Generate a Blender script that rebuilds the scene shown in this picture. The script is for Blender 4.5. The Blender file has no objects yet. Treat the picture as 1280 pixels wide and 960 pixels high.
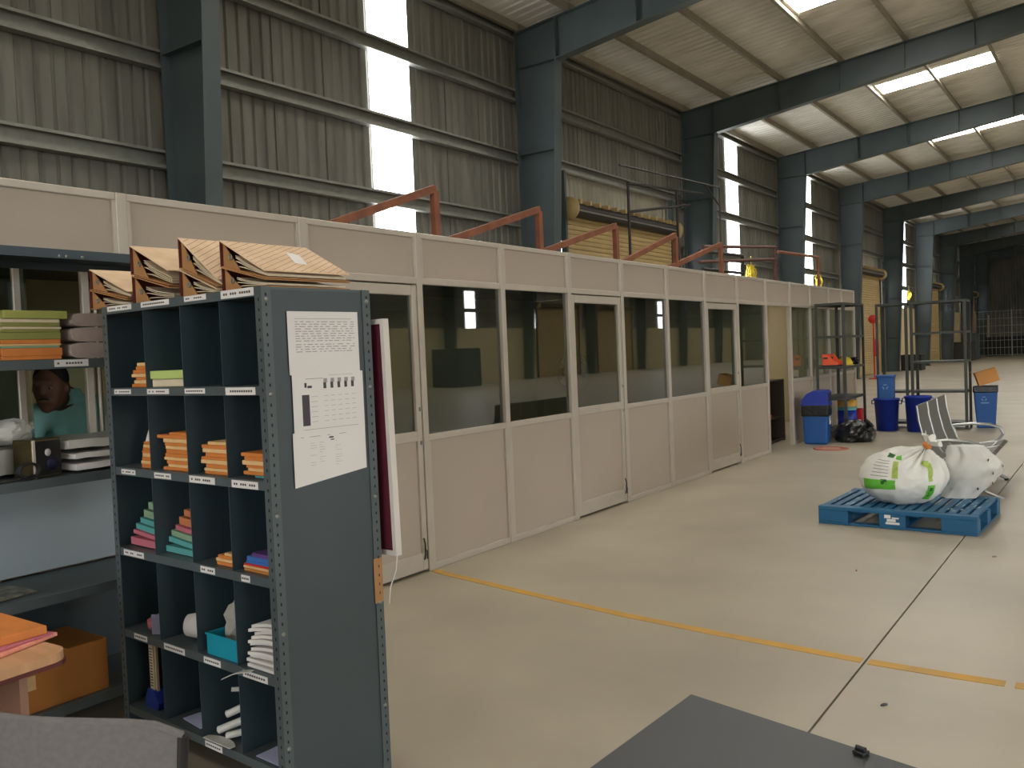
import bpy, bmesh, math, random
from mathutils import Vector, Matrix, noise
random.seed(7)
S = bpy.context.scene
COL = S.collection
# ------------------------------------------------------------------ camera
yaw, pit, rol = 0.62006666, 0.03529730, -0.04132604
F = Vector((-math.sin(yaw)*math.cos(pit), math.cos(yaw)*math.cos(pit), -math.sin(pit)))
R0 = Vector((math.cos(yaw), math.sin(yaw), 0)); U0 = R0.cross(F)
RX = math.cos(rol)*R0 + math.sin(rol)*U0; UP = -math.sin(rol)*R0 + math.cos(rol)*U0
cd = bpy.data.cameras.new('camera'); cam = bpy.data.objects.new('camera', cd); COL.objects.link(cam)
M4 = Matrix((RX, UP, -F)).transposed().to_4x4(); M4.translation = Vector((4.31916, 0, 1.6)); cam.matrix_world = M4
cd.sensor_width = 36; cd.lens = 1086.653/1280*36; cd.clip_start = .05; cd.clip_end = 400
S.camera = cam
# ------------------------------------------------------------------ world, exposure
W = bpy.data.worlds.new('world'); S.world = W; W.use_nodes = True
bg = W.node_tree.nodes['Background']; bg.inputs[0].default_value = (.93, .97, 1.0, 1); bg.inputs[1].default_value = 8.0
S.view_settings.view_transform = 'Standard'; S.view_settings.look = 'None'
S.view_settings.exposure = 0.0; S.view_settings.gamma = 1.0; S.view_settings.use_curve_mapping = False
SKY_E, STRIP_E = 22.0, 9.0          # daylight carried by the translucent roof and wall sheets
# ------------------------------------------------------------------ materials
def srgb(r, g, b):
    f = lambda c: ((c/255+.055)/1.055)**2.4 if c/255 > .04045 else c/255/12.92
    return (f(r), f(g), f(b), 1)
MATS = {}
def mat(name, rgb, rough=.6, metal=0, var=.12, scale=4, bump=0, bscale=60, spec=.5, stretch=(1,1,1), rgb2=None, coat=0):
    if name in MATS: return MATS[name]
    m = bpy.data.materials.new(name); m.use_nodes = True; nt = m.node_tree; N = nt.nodes; L = nt.links
    b = N['Principled BSDF']; b.inputs['Roughness'].default_value = rough; b.inputs['Metallic'].default_value = metal
    b.inputs['Specular IOR Level'].default_value = spec; b.inputs['Coat Weight'].default_value = coat
    c = srgb(*rgb); c2 = srgb(*rgb2) if rgb2 else tuple(x*(1-var) for x in c[:3])+(1,)
    tc = N.new('ShaderNodeTexCoord'); mp = N.new('ShaderNodeMapping'); mp.inputs['Scale'].default_value = stretch
    L.new(tc.outputs['Object'], mp.inputs[0])
    nz = N.new('ShaderNodeTexNoise'); nz.inputs['Scale'].default_value = scale; nz.inputs['Detail'].default_value = 6
    L.new(mp.outputs[0], nz.inputs['Vector'])
    rp = N.new('ShaderNodeValToRGB'); rp.color_ramp.elements[0].position = .32; rp.color_ramp.elements[1].position = .68
    rp.color_ramp.elements[0].color = c2; rp.color_ramp.elements[1].color = c
    L.new(nz.outputs['Fac'], rp.inputs[0]); L.new(rp.outputs[0], b.inputs['Base Color'])
    if bump:
        n2 = N.new('ShaderNodeTexNoise'); n2.inputs['Scale'].default_value = bscale; n2.inputs['Detail'].default_value = 4
        L.new(mp.outputs[0], n2.inputs['Vector'])
        bp = N.new('ShaderNodeBump'); bp.inputs['Strength'].default_value = bump; bp.inputs['Distance'].default_value = .01
        L.new(n2.outputs['Fac'], bp.inputs['Height']); L.new(bp.outputs[0], b.inputs['Normal'])
    MATS[name] = m
    return m
def emat(name, rgb, e):
    m = bpy.data.materials.new(name); m.use_nodes = True; nt = m.node_tree; N = nt.nodes
    b = N['Principled BSDF']; b.inputs['Base Color'].default_value = srgb(*rgb)
    b.inputs['Emission Color'].default_value = srgb(*rgb); b.inputs['Emission Strength'].default_value = e
    MATS[name] = m; return m
def glassmat(name, tint, ior, rough=.015):
    m = bpy.data.materials.new(name); m.use_nodes = True; nt = m.node_tree; N = nt.nodes; L = nt.links
    N.remove(N['Principled BSDF']); out = N['Material Output']
    t = N.new('ShaderNodeBsdfTransparent'); t.inputs[0].default_value = tint
    g = N.new('ShaderNodeBsdfGlossy'); g.inputs['Roughness'].default_value = rough
    fr = N.new('ShaderNodeFresnel'); fr.inputs[0].default_value = ior
    ge = N.new('ShaderNodeNewGeometry'); s = N.new('ShaderNodeMath'); s.operation = 'SUBTRACT'; s.inputs[0].default_value = 1
    L.new(ge.outputs['Backfacing'], s.inputs[1]); k = N.new('ShaderNodeMath'); k.operation = 'MULTIPLY'
    L.new(fr.outputs[0], k.inputs[0]); L.new(s.outputs[0], k.inputs[1])
    mx = N.new('ShaderNodeMixShader'); L.new(k.outputs[0], mx.inputs[0]); L.new(t.outputs[0], mx.inputs[1]); L.new(g.outputs[0], mx.inputs[2])
    L.new(mx.outputs[0], out.inputs[0]); MATS[name] = m; return m
m_floor = mat('polished_concrete', (180,170,150), .42, var=.1, scale=.9, bump=.02, bscale=30, rgb2=(160,150,132))
m_dark = mat('joint_filler', (60,52,44), .9)
m_yel = mat('worn_yellow_paint', (210,158,52), .6, rgb2=(186,146,76), scale=5)
m_sheet = mat('zincalume_wall_sheet', (130,128,118), .55, metal=.25, rgb2=(104,102,94), scale=1.2, stretch=(1,3,.5))
m_roof = mat('white_roof_liner', (228,225,216), .7, rgb2=(206,202,192), scale=1.0, bump=.15, bscale=3)
m_galv = mat('galvanised_steel', (150,150,142), .45, metal=.5, var=.2, scale=8)
m_purl = mat('purlin_steel', (150,142,126), .6, metal=.2, var=.2, scale=3)
m_frame = mat('blue_grey_steel_paint', (76,88,90), .45, var=.18, scale=1.5)
m_beige = mat('beige_plaster', (214,196,154), .8, var=.1, scale=.7)
m_tan = mat('tan_shutter_paint', (190,164,112), .5, var=.12, scale=3)
m_part = mat('laminate_panel', (176,162,146), .55, var=.05, scale=1.5)
m_alu = mat('dull_aluminium', (188,178,164), .42, metal=.15, var=.08, scale=6)
m_glass = glassmat('office_glass', (.62,.68,.66,1), 2.35)
m_glass2 = glassmat('clear_glass', (.9,.93,.92,1), 1.45)
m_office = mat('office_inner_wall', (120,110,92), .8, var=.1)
m_brown = mat('red_oxide_steel', (150,92,62), .6, rgb2=(120,70,48), scale=6)
m_pipe = mat('black_pipe', (40,36,34), .5)
m_rackp = mat('grey_rack_paint', (84,94,96), .42, metal=.1, var=.15, scale=3)
m_racki = mat('dark_rack_panel', (52,68,76), .45, var=.12, scale=2)
m_hole = mat('slot_dark', (18,20,20), .8)
m_paper = mat('white_paper', (226,222,218), .7, var=.04, scale=5)
m_ink = mat('printed_ink', (70,68,70), .7)
m_inkl = mat('faint_ink', (158,154,154), .7)
m_kraft = mat('marbled_kraft_board', (226,196,160), .6, rgb2=(208,174,138), scale=9)
m_kraftd = mat('brown_kraft_board', (176,128,80), .7, var=.15, scale=9)
m_mar = mat('maroon_book_cloth', (92,36,32), .6)
m_cream = mat('cream_pages', (222,206,178), .8, var=.1, scale=20)
m_or = mat('orange_card', (216,130,60), .6, var=.15, scale=12)
m_or2 = mat('pale_orange_card', (232,192,136), .6, var=.12, scale=12)
m_lgreen = mat('light_green_cover', (186,208,122), .6, var=.08)
m_ogreen = mat('olive_green_cover', (138,140,74), .6, var=.15)
m_teal = mat('teal_folder', (92,166,164), .5, var=.12)
m_pink = mat('pink_folder', (196,110,126), .5, var=.12)
m_sage = mat('sage_folder', (138,168,136), .5, var=.12)
m_rust = mat('rust_folder', (196,124,82), .5, var=.12)
m_tealbox = mat('teal_plastic', (28,150,172), .4, var=.05)
m_plast = mat('grey_polythene', (176,172,162), .25, var=.15, scale=9, bump=.5, bscale=14)
m_wplast = mat('white_polythene', (214,212,204), .3, var=.1, scale=6, bump=.5, bscale=16)
m_blue = mat('royal_blue_plastic', (36,60,150), .4, var=.06)
m_purple = mat('purple_cover', (100,62,130), .5)
m_bcover = mat('blue_cover', (60,110,180), .45)
m_lav = mat('lavender_paper', (186,190,222), .7, var=.05)
m_red = mat('red_plastic', (190,40,36), .4)
m_bin = mat('blue_bin_plastic', (22,82,150), .45, var=.08)
m_bind = mat('deep_blue_bin_plastic', (16,46,150), .45, var=.08)
m_black = mat('black_polythene', (16,16,17), .28, var=.2, bump=.6, bscale=18)
m_blk = mat('black_plastic', (26,26,27), .5)
m_pallet = mat('pallet_blue_plastic', (22,92,132), .5, var=.12, scale=6)
m_chrome = mat('satin_steel', (176,178,176), .28, metal=.8, var=.08)
m_perf = mat('perforated_grey_steel', (112,112,106), .45, metal=.45, var=.2, scale=60)
m_cart = mat('carton_board', (186,120,52), .75, var=.12, scale=3)
m_cart2 = mat('plain_carton', (196,136,74), .75, var=.12, scale=3)
m_felt = mat('maroon_felt', (96,22,44), .9)
m_whitem = mat('white_frame', (216,208,200), .5, var=.04)
m_bluew = mat('pale_blue_laminate', (168,180,186), .5, var=.04)
m_desk = mat('desk_laminate', (206,160,118), .45, rgb2=(190,142,102), scale=3, stretch=(1,8,1))
m_deskb = mat('desk_side_laminate', (150,112,92), .5, var=.1)
m_mesh = mat('grey_chair_mesh', (112,108,106), .85, var=.15, scale=90)
m_table = mat('charcoal_table_top', (66,68,70), .5, var=.1, scale=2)
m_tin = mat('gilt_tin', (120,108,78), .25, metal=.7, var=.25)
m_skin = mat('skin', (104,70,52), .55, var=.06, scale=20)
m_hair = mat('black_hair', (18,15,14), .7)
m_shirt = mat('sea_green_shirt', (158,212,206), .8, var=.08, scale=8)
m_trou = mat('dark_trousers', (44,46,54), .85)
m_cloth = mat('grey_pink_paper_bundle', (172,156,148), .8, var=.2, scale=12, bump=.4, bscale=20)
m_yelp = mat('yellow_rope', (222,196,60), .6, var=.15)
m_orsafe = mat('safety_orange', (236,84,30), .5)
m_hatch = mat('red_oxide_cover', (176,96,76), .6)
m_sky = emat('translucent_roof_sheet', (255,252,244), SKY_E)
m_strip = emat('translucent_wall_sheet', (250,253,255), STRIP_E)
# ------------------------------------------------------------------ mesh helper
class MB:
    def __init__(s): s.v = []; s.f = []; s.sm = []
    def add(s, vs, fs, sm=False):
        o = len(s.v); s.v += [tuple(q) for q in vs]
        for q in fs: s.f.append([i+o for i in q]); s.sm.append(sm)
        return s
    def box(s, x0, x1, y0, y1, z0, z1):
        v = [(x, y, z) for z in (z0, z1) for y in (y0, y1) for x in (x0, x1)]
        return s.add(v, [(0,2,3,1),(4,5,7,6),(0,1,5,4),(2,6,7,3),(0,4,6,2),(1,3,7,5)])
    def obox(s, c, sz, e=(0,0,0)):
        from mathutils import Euler
        Rm = Euler(e).to_matrix(); c = Vector(c); hx, hy, hz = sz[0]/2, sz[1]/2, sz[2]/2
        v = [c+Rm@Vector((x, y, z)) for z in (-hz, hz) for y in (-hy, hy) for x in (-hx, hx)]
        return s.add(v, [(0,2,3,1),(4,5,7,6),(0,1,5,4),(2,6,7,3),(0,4,6,2),(1,3,7,5)])
    def bar(s, a, b, w, h, up=(0,0,1)):
        a, b = Vector(a), Vector(b); d = (b-a).normalized(); up = Vector(up)
        if abs(d.dot(up)) > .98: up = Vector((1,0,0))
        x = d.cross(up).normalized(); y = x.cross(d)
        v = [q+x*i*w/2+y*j*h/2 for q in (a, b) for i, j in ((-1,-1),(1,-1),(1,1),(-1,1))]
        return s.add(v, [(0,1,2,3),(7,6,5,4),(0,4,5,1),(1,5,6,2),(2,6,7,3),(3,7,4,0)])
    def tube(s, pts, r, n=8, cap=True):
        pts = [Vector(q) for q in pts]; rings = []; px = None
        for i, q in enumerate(pts):
            d = (pts[min(i+1, len(pts)-1)]-pts[max(i-1, 0)]).normalized()
            if px is None: px = d.orthogonal().normalized()
            px = (px-d*px.dot(d)).normalized(); py = d.cross(px)
            rr = r[i] if isinstance(r, (list, tuple)) else r
            rings.append([q+(px*math.cos(2*math.pi*k/n)+py*math.sin(2*math.pi*k/n))*rr for k in range(n)])
        v = [q for g in rings for q in g]; f = []
        for i in range(len(pts)-1):
            for k in range(n): f.append((i*n+k, i*n+(k+1) % n, (i+1)*n+(k+1) % n, (i+1)*n+k))
        s.add(v, f, True)
        if cap: s.add(rings[0], [tuple(range(n))[::-1]]); s.add(rings[-1], [tuple(range(n))])
        return s
    def lathe(s, prof, n=20, c=(0,0,0), sx=1, sy=1):
        v = [(c[0]+r*math.cos(2*math.pi*k/n)*sx, c[1]+r*math.sin(2*math.pi*k/n)*sy, c[2]+z) for r, z in prof for k in range(n)]
        f = [(i*n+k, i*n+(k+1) % n, (i+1)*n+(k+1) % n, (i+1)*n+k) for i in range(len(prof)-1) for k in range(n)]
        return s.add(v, f, True)
    def prism(s, poly, axis, a, b):
        n = len(poly)
        def P(q, t): return (t, q[0], q[1]) if axis == 'x' else ((q[0], t, q[1]) if axis == 'y' else (q[0], q[1], t))
        v = [P(q, a) for q in poly]+[P(q, b) for q in poly]
        return s.add(v, [tuple(range(n))[::-1], tuple(range(n, 2*n))]+[(i, (i+1) % n, n+(i+1) % n, n+i) for i in range(n)])
    def grid(s, fn, nu, nv, sm=True):
        v = [fn(i/nu, j/nv) for j in range(nv+1) for i in range(nu+1)]
        return s.add(v, [(j*(nu+1)+i, j*(nu+1)+i+1, (j+1)*(nu+1)+i+1, (j+1)*(nu+1)+i) for j in range(nv) for i in range(nu)], sm)
    def sheet(s, fn, nu, nv, t=.002):      # a curved sheet with thickness t along z
        s.grid(fn, nu, nv); o = lambda a, b: tuple(Vector(fn(a, b))-Vector((0,0,t)))
        s.grid(lambda a, b: o(1-a, b), nu, nv)
        for k, g in enumerate((lambda a: (a, 0), lambda a: (a, 1), lambda a: (0, a), lambda a: (1, a))):
            nn = nu if k < 2 else nv
            s.add([q for i in range(nn+1) for q in (fn(*g(i/nn)), o(*g(i/nn)))], [(2*i, 2*i+1, 2*i+3, 2*i+2) for i in range(nn)])
        return s
    def mesh(s, name, m):
        me = bpy.data.meshes.new(name); me.from_pydata(s.v, [], s.f); me.polygons.foreach_set('use_smooth', s.sm)
        bm = bmesh.new(); bm.from_mesh(me); bmesh.ops.recalc_face_normals(bm, faces=bm.faces); bm.to_mesh(me); bm.free()
        me.materials.append(m); return me
    def build(s, name, m, parent=None, loc=(0,0,0), rz=0):
        return link(name, s.mesh(name, m), parent, loc, rz)
def link(name, me, parent=None, loc=(0,0,0), rz=0):
    o = bpy.data.objects.new(name, me); COL.objects.link(o); o.location = loc
    o.rotation_euler = rz if isinstance(rz, (tuple, list)) else (0, 0, rz)
    o.parent = parent; return o
def tag(o, label, cat, group=None):
    o['label'] = label; o['category'] = cat
    if group: o['group'] = group
    return o
def thing(name, label, cat, loc=(0,0,0), rz=0, group=None):
    return tag(link(name, None, None, loc, rz), label, cat, group)
def struct(o): o['kind'] = 'structure'; return o
def bevel(o, w, n=2):
    b = o.modifiers.new('bevel', 'BEVEL'); b.width = w; b.segments = n; b.limit_method = 'ANGLE'; return o
def copy_tree(o, parent=None):
    c = o.copy(); COL.objects.link(c); c.parent = parent
    for ch in list(o.children): copy_tree(ch, c)
    return c
rnd = random.uniform
# ------------------------------------------------------------------ hall constants
B, Y0 = 7.5, 6.38
YA, YB = Y0-3*B, Y0+10*B           # hall runs from behind the camera to the far gable
XL, XR, RID = -5.2, 26.0, 10.4
BAYS = range(-3, 10)
roof_z = lambda x: 7.85+.1*((x if x < RID else 2*RID-x)+5.25)     # underside of roof sheets
PHASE = {0: 3.6, 2: 3.3, 3: 3.2, 5: 4.7}
# floor
fl = struct(MB().box(XL-.4, XR+.4, YA-.4, YB+.4, -.3, -.06).build('floor', m_dark))
XS = [XL-.3, -1.0, 3.222, 7.45, 11.7, 15.9, 20.1, XR+.3]; YS = [YA-.3, -9, 21.38, 51.4, YB+.3]
for i in range(len(XS)-1):
    for j in range(len(YS)-1):
        MB().box(XS[i]+.005, XS[i+1]-.005, YS[j]+.005, YS[j+1]-.005, -.06, 0).build('slab', m_floor, fl)
# corrugated sheet
def rib_profile(w, n, d):
    p = w/n; out = []
    for k in range(n):
        a = k*p; out += [(a, 0), (a+p*.62, 0), (a+p*.74, d), (a+p*.88, d)]
    return out+[(w, 0)]
SW = B/8
def wall_sheet_mesh(name, w, z0, z1, m, d=.03):
    pr = rib_profile(w, 5, d); mb = MB()
    mb.add([(-q[1], q[0], z) for z in (z0, z1) for q in pr], [(i, i+1, len(pr)+i+1, len(pr)+i) for i in range(len(pr)-1)])
    return mb.mesh(name, m)
SZ0, SZ1 = 3.1, 7.86
me_ws = wall_sheet_mesh('wall_sheet', SW+.03, SZ0, SZ1, m_sheet)
me_st = wall_sheet_mesh('light_strip', SW, SZ0, SZ1, m_strip)
me_half = wall_sheet_mesh('wall_sheet', SW+.03, 5.35, SZ1, m_sheet)
def girt_mesh(L):
    mb = MB(); mb.prism([(0,0),(.13,0),(.13,.035),(.122,.035),(.122,.008),(.008,.008),(.008,.212),(.122,.212),(.122,.185),(.13,.185),(.13,.22),(0,.22)], 'y', 0, L)
    return mb.mesh('girt', m_galv)
me_g = girt_mesh(B-.02)
SHUT = {1: (15.35, 20.45), 4: (37.75, 42.85), 6: (52.8, 57.9), 8: (67.6, 72.7)}
def wall_side(name, x, flip, strips, shut):
    sg = -1 if flip else 1
    base = MB()
    ys = [YA]
    segs = []; cur = YA
    for b in sorted(shut): segs.append((cur, shut[b][0])); cur = shut[b][1]
    segs.append((cur, YB))
    for a, c in segs: base.box(min(x, x-sg*.23), max(x, x-sg*.23), a, c, 0, SZ0)
    w = struct(base.build(name, m_beige))
    for b in BAYS:
        ya = Y0+b*B; ph = strips.get(b, 3.37); k0 = -math.ceil(ph/SW)
        for k in range(k0, 9):
            y = ya+ph+k*SW
            if y+SW < ya+.02 or y > ya+B-.02: continue
            inshut = b in shut and y+SW > shut[b][0]+.05 and y < shut[b][1]-.05
            me = me_st if (k == 0 and b in strips) else (me_half if inshut else me_ws)
            o = link(me.name.split('.')[0], me, w, (x-sg*(.1 if me is me_st else .103+.003*(k % 3)+.012*(b % 2)), y, 0))
            if flip: o.scale = (-1, 1, 1)
        for z in ((4.0, 5.2, 6.38, 7.55) if b not in shut else (5.3, 6.38, 7.55)):
            o = link('girt', me_g, w, (x-sg*.07+(0 if not flip else 0), ya+.01, z))
            if flip: o.scale = (-1, 1, 1)
    return w
wl = wall_side('wall_left', XL, False, PHASE, SHUT)
SHUTR = {-2: (-6.5,-1.5), -1: (1., 6.), 0: (8.4, 13.4), 1: (15.35, 20.45), 2: (22.9, 27.9), 6: (52.8, 57.9), 5: (45.3,50.3)}
wr = wall_side('wall_right', XR, True, {4: 1.95, 7: 3.9, 9: .7}, SHUTR)
for nm, y, s in (('wall_back', YA, -1), ('wall_front', YB, 1)):
    y2 = y+s*.25
    mb = MB()
    for xa, xb in (((XL-.3, 3.0), (13.0, XR+.3)) if s < 0 else ((XL-.3, XR+.3),)): mb.box(xa, xb, min(y, y2), max(y, y2), 0, SZ0)  # gap in the unseen back wall, added to light the rack front
    w = struct(mb.build(nm, m_beige if s < 0 else m_sheet))
    n = 16; ww = (XR-XL+.4)/n
    for i in range(n):
        pr = rib_profile(ww+.006, 10, .03); x0 = XL-.2+i*ww; mb = MB()
        top = [roof_z(min(max(x0+q[0], XL), XR))+.02 for q in pr]
        zb = 5.4 if s < 0 and x0+ww > 3.0 and x0 < 13.0 else SZ0
        mb.add([(x0+q[0], y+s*(.12-q[1]), zb) for q in pr]+[(x0+q[0], y+s*(.12-q[1]), t) for q, t in zip(pr, top)],
               [(j, j+1, len(pr)+j+1, len(pr)+j) for j in range(len(pr)-1)])
        mb.build('wall_sheet', m_sheet, w)
# roof
ceil = struct(link('ceiling', None))
def roof_mesh(name, xa, xb, m, d=.028):
    pr = rib_profile(SW+.004, 4, d); mb = MB()
    mb.add([(x, q[0], roof_z(x)+q[1]) for x in (xa, xb) for q in pr], [(i, i+1, len(pr)+i+1, len(pr)+i) for i in range(len(pr)-1)])
    return mb.mesh(name, m)
SX0, SXM, SX1 = -1.12, .26, 1.62
mirx = lambda a: 2*RID-a
me_r = {s: [roof_mesh('roof_sheet', *q, m_roof) for q in (((-5.45, RID), (-5.45, SX0), (SX1, RID)) if s == 0 else ((RID, mirx(-5.45)), (mirx(SX0), mirx(-5.45)), (RID, mirx(4.5))))] for s in (0, 1)}
me_k = {s: [roof_mesh('skylight_panel', *q, m_sky) for q in (((SX0, SXM-.02), (SXM+.02, SX1)) if s == 0 else ((mirx(SX1)+.02, mirx(SXM)-.02), (mirx(SXM)+.02, mirx(SX0)), (mirx(4.5), mirx(3.08)-.02), (mirx(3.08)+.02, mirx(SX1)-.02)))] for s in (0, 1)}  # right slope has extra panels, added out of view to brighten the right wall
def frame_rim(s):
    mb = MB(); X0, X1 = (SX0, SX1) if s == 0 else (mirx(4.5), mirx(SX0))
    for x in (X0, X1): mb.box(x-.03, x+.03, 0, SW, roof_z(x)-.03, roof_z(x)-.002)
    return mb.mesh('skylight_rim', m_alu)
me_rim = {s: frame_rim(s) for s in (0, 1)}
SKYBAYS = (-3, -2, -1, 0, 1, 2, 3, 4, 5, 6)  # near bays are out of view; skylights repeated there to brighten the foreground
for b in BAYS:
    for k in range(8):
        y = Y0+b*B+((3.32+k*SW) % B)
        for s in (0, 1):
            if k == 0 and (b in SKYBAYS or s == 1):  # right slope glows in every bay, added to light the far right wall
                for q in me_k[s]: link('skylight_panel', q, ceil, (0, y, 0))
                link('skylight_rim', me_rim[s], ceil, (0, y, 0))
                for q in me_r[s][1:]: link('roof_sheet', q, ceil, (0, y, 0))
            else: link('roof_sheet', me_r[s][0], ceil, (0, y, 0))
PUR = [-5.1, -3.99, -2.58, -1.16, .26, 1.66, 3.08, 4.5, 5.92, 7.34, 8.76, 10.1]
mb = MB().prism([(0,0),(.07,0),(.07,.008),(.008,.008),(.008,.19),(-.07,.19),(-.07,.198),(0,.198)], 'y', 0, B-.01); me_pu = mb.mesh('purlin', m_purl)
mb = MB().prism([(0,0),(.07,0),(.07,.008),(.008,.008),(.008,.19),(-.07,.19),(-.07,.198),(0,.198)], 'y', 0, YB-YA); me_pl = mb.mesh('purlin', m_purl)
for x in PUR:
    for b in BAYS: link('purlin', me_pu, ceil, (x, Y0+b*B, roof_z(x)-.2))
    link('purlin', me_pl, ceil, (mirx(x), YA, roof_z(x)-.2))
# portal frames: tapered columns and rafters
def plate(poly, t): return MB().prism(poly, 'y', -t/2, t/2)
cin = lambda z: -4.6+.05*z if z < 7 else -4.25           # inner flange line of the left column
rb = lambda x: 7.0+.132*(x+4.25) if x < 2.6 else 7.904+.1*(x-2.6)
rt = lambda x: 7.65+.1*(x+5.25)
me_cw = plate([(-5.12,0),(cin(0),0),(-4.25,7.0),(-4.25,7.74),(-5.12,7.66)], .014).mesh('column_web', m_frame)
mb = MB(); mb.prism([(cin(0),0),(cin(0)+.018,0),(-4.232,7.0),(-4.25,7.0)], 'y', -.12, .12); me_ci = mb.mesh('inner_flange', m_frame)
me_co = MB().box(-5.14, -5.12, -.12, .12, 0, 7.66).mesh('outer_flange', m_frame)
me_bp = MB().box(-5.15, -4.5, -.16, .16, 0, .025).mesh('base_plate', m_frame)
me_cs = [MB().box(-5.12, cin(z), -.115, .115, z, z+.014).mesh('stiffener', m_frame) for z in (1.6, 3.45, 5.35, 6.98)]
me_rw = plate([(-4.25,rb(-4.25)),(2.6,rb(2.6)),(RID,rb(RID)),(RID,rt(RID)),(-4.25,rt(-4.25))], .014).mesh('rafter_web', m_frame)
mb = MB().prism([(-4.25,rb(-4.25)-.02),(2.6,rb(2.6)-.02),(RID,rb(RID)-.02),(RID,rb(RID)),(2.6,rb(2.6)),(-4.25,rb(-4.25))], 'y', -.11, .11)
me_rb = mb.mesh('bottom_flange', m_frame)
me_rt = MB().prism([(-5.14,rt(-5.14)-.02),(RID,rt(RID)-.02),(RID,rt(RID)),(-5.14,rt(-5.14))], 'y', -.11, .11).mesh('top_flange', m_frame)
me_sf = []
for x in (-4.24, -2.58, -1.16, .26, 1.66, 3.08, 5.92, 8.76): me_sf.append(MB().box(x-.008, x+.008, -.105, .105, rb(x), rt(x)-.02).mesh('stiffener', m_frame))
for i in range(-2, 10):
    y = Y0+i*B
    LF = {0: 'blue-grey steel portal frame whose column stands before the widest bright wall strip', 1: 'blue-grey steel portal frame whose column stands at the slatted tan shutter, office brace side',
          2: 'blue-grey steel portal frame between the slatted tan shutter and a bright wall strip', 3: 'blue-grey steel portal frame whose column parts two neighbouring bright wall strips',
          4: 'blue-grey steel portal frame at the near jamb of the plain tan shutter', 5: 'blue-grey steel portal frame between the plain tan shutter and the last thin strip'}
    fr = thing('portal_frame', LF.get(i, 'blue-grey painted steel portal frame of tapered columns and deep rafter'), 'steel frame', (0, y, 0), 0, 'portal frames along the hall')
    for s in (0, 1):
        def pl(n, me, par):
            o = link(n, me, par)
            if s and par is fr: o.scale = (-1, 1, 1); o.location = (XL+XR, 0, 0)
            return o
        c = pl('column_web', me_cw, fr); [pl('stiffener', q, c) for q in me_cs]; pl('base_plate', me_bp, c)
        pl('inner_flange', me_ci, fr); pl('outer_flange', me_co, fr)
        r = pl('rafter_web', me_rw, fr)
        for q in me_sf: pl('stiffener', q, r)
        pl('bottom_flange', me_rb, fr); pl('top_flange', me_rt, fr)
# ------------------------------------------------------------------ roller shutters and dock doors
m_lsheet = mat('lighter_wall_sheet', (168,164,150), .55, metal=.2, rgb2=(140,136,122), scale=1.2)
me_slat = MB().prism([(0,0),(.022,.012),(.026,.05),(.022,.09),(0,.103),(-.006,.103),(-.006,-.002)], 'y', 0, 5.08).mesh('slat', m_tan)
def far_curtain(h):
    pr = []
    for k in range(int(h/.1)): pr += [(0, k*.1), (.02, k*.1+.03), (.02, k*.1+.07)]
    pr.append((0, int(h/.1)*.1)); mb = MB()
    mb.add([(q[0], y, q[1]) for y in (0, 5.08) for q in pr], [(i, i+1, len(pr)+i+1, len(pr)+i) for i in range(len(pr)-1)])
    return mb.mesh('curtain', m_tan)
me_cur = far_curtain(4.45)
nd = 4
def shutter(x, ya, yb, sg, closed, detail):
    global nd
    d = struct(link('door_%d' % nd, None, None, (x, ya, 0), 0 if sg > 0 else 0)); nd += 1
    if sg < 0: d.scale = (-1, 1, 1)
    L = yb-ya
    if closed:
        if detail:
            for k in range(44): link('slat', me_slat, d, (-.02, .01, .02+k*.1))
        else: link('curtain', me_cur, d, (-.02, .01, .0))
    dz = 4.52 if closed else 5.0
    # coil drum carried above the opening: wound slats, end plates, tie bars
    mb = MB(); mb.tube([(.1,.1,dz), (.1,L-.1,dz)], .15, 14); mb.build('coil_drum', m_pipe if closed else m_tan, d)
    for k in range(13):
        yy = .22+k*(L-.44)/12; MB().box(.02, .29, yy-.035, yy+.035, dz+.1, dz+.19).build('drum_clip', m_tan, d)
    MB().box(.22, .26, .1, L-.1, dz-.05, dz-.02).build('guard_bar', m_galv, d)
    for yy in (.0, L-.06): MB().lathe([(.001,0),(.24,0),(.24,.06),(.001,.06)], 16).build('end_plate', m_tan, d, (.1, yy+.06, dz), (math.pi/2, 0, 0))
    for yy in (-.06, L-.02): MB().box(-.06, .06, yy, yy+.08, 0, 5.3).build('guide_rail', m_frame, d)
    for yy in (-.55, L+.42): MB().box(-.12, .0, yy, yy+.12, 3.1, 5.3).build('jamb_post', m_galv, d)
    pr = rib_profile(L+1.9, 34, .03); z0 = 3.1
    def filler(a, b, z0, z1):
        pr = rib_profile(b-a, max(2, int((b-a)/.19)), .03); q = MB()
        q.add([(-.17-c[1], a+c[0], z) for z in (z0, z1) for c in pr], [(i, i+1, len(pr)+i+1, len(pr)+i) for i in range(len(pr)-1)])
        q.build('filler_sheet', m_lsheet, d)
    filler(-1.1, -.02, 3.1, 5.36); filler(L+.02, L+1.1, 3.1, 5.36); filler(-.02, L+.02, 4.3 if closed else 5.05, 5.36)
    return d
for b, (ya, yb) in SHUT.items(): shutter(XL+.06, ya, yb, 1, True, b == 1)
for b, (ya, yb) in SHUTR.items():
    shutter(XR-.06, ya, yb, -1, b > 0, False)
    if b <= 0:      # open dock door, assumed out of view to give side daylight; portal guides Cycles
        a = bpy.data.lights.new('dock_daylight_portal', 'AREA'); a.shape = 'RECTANGLE'; a.size = 4.9; a.size_y = 5.0; a.cycles.is_portal = True
        o = bpy.data.objects.new('dock_daylight_portal', a); COL.objects.link(o); o.location = (XR+.2, (ya+yb)/2, 2.5); o.rotation_euler = (math.pi/2, 0, math.pi/2)
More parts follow.
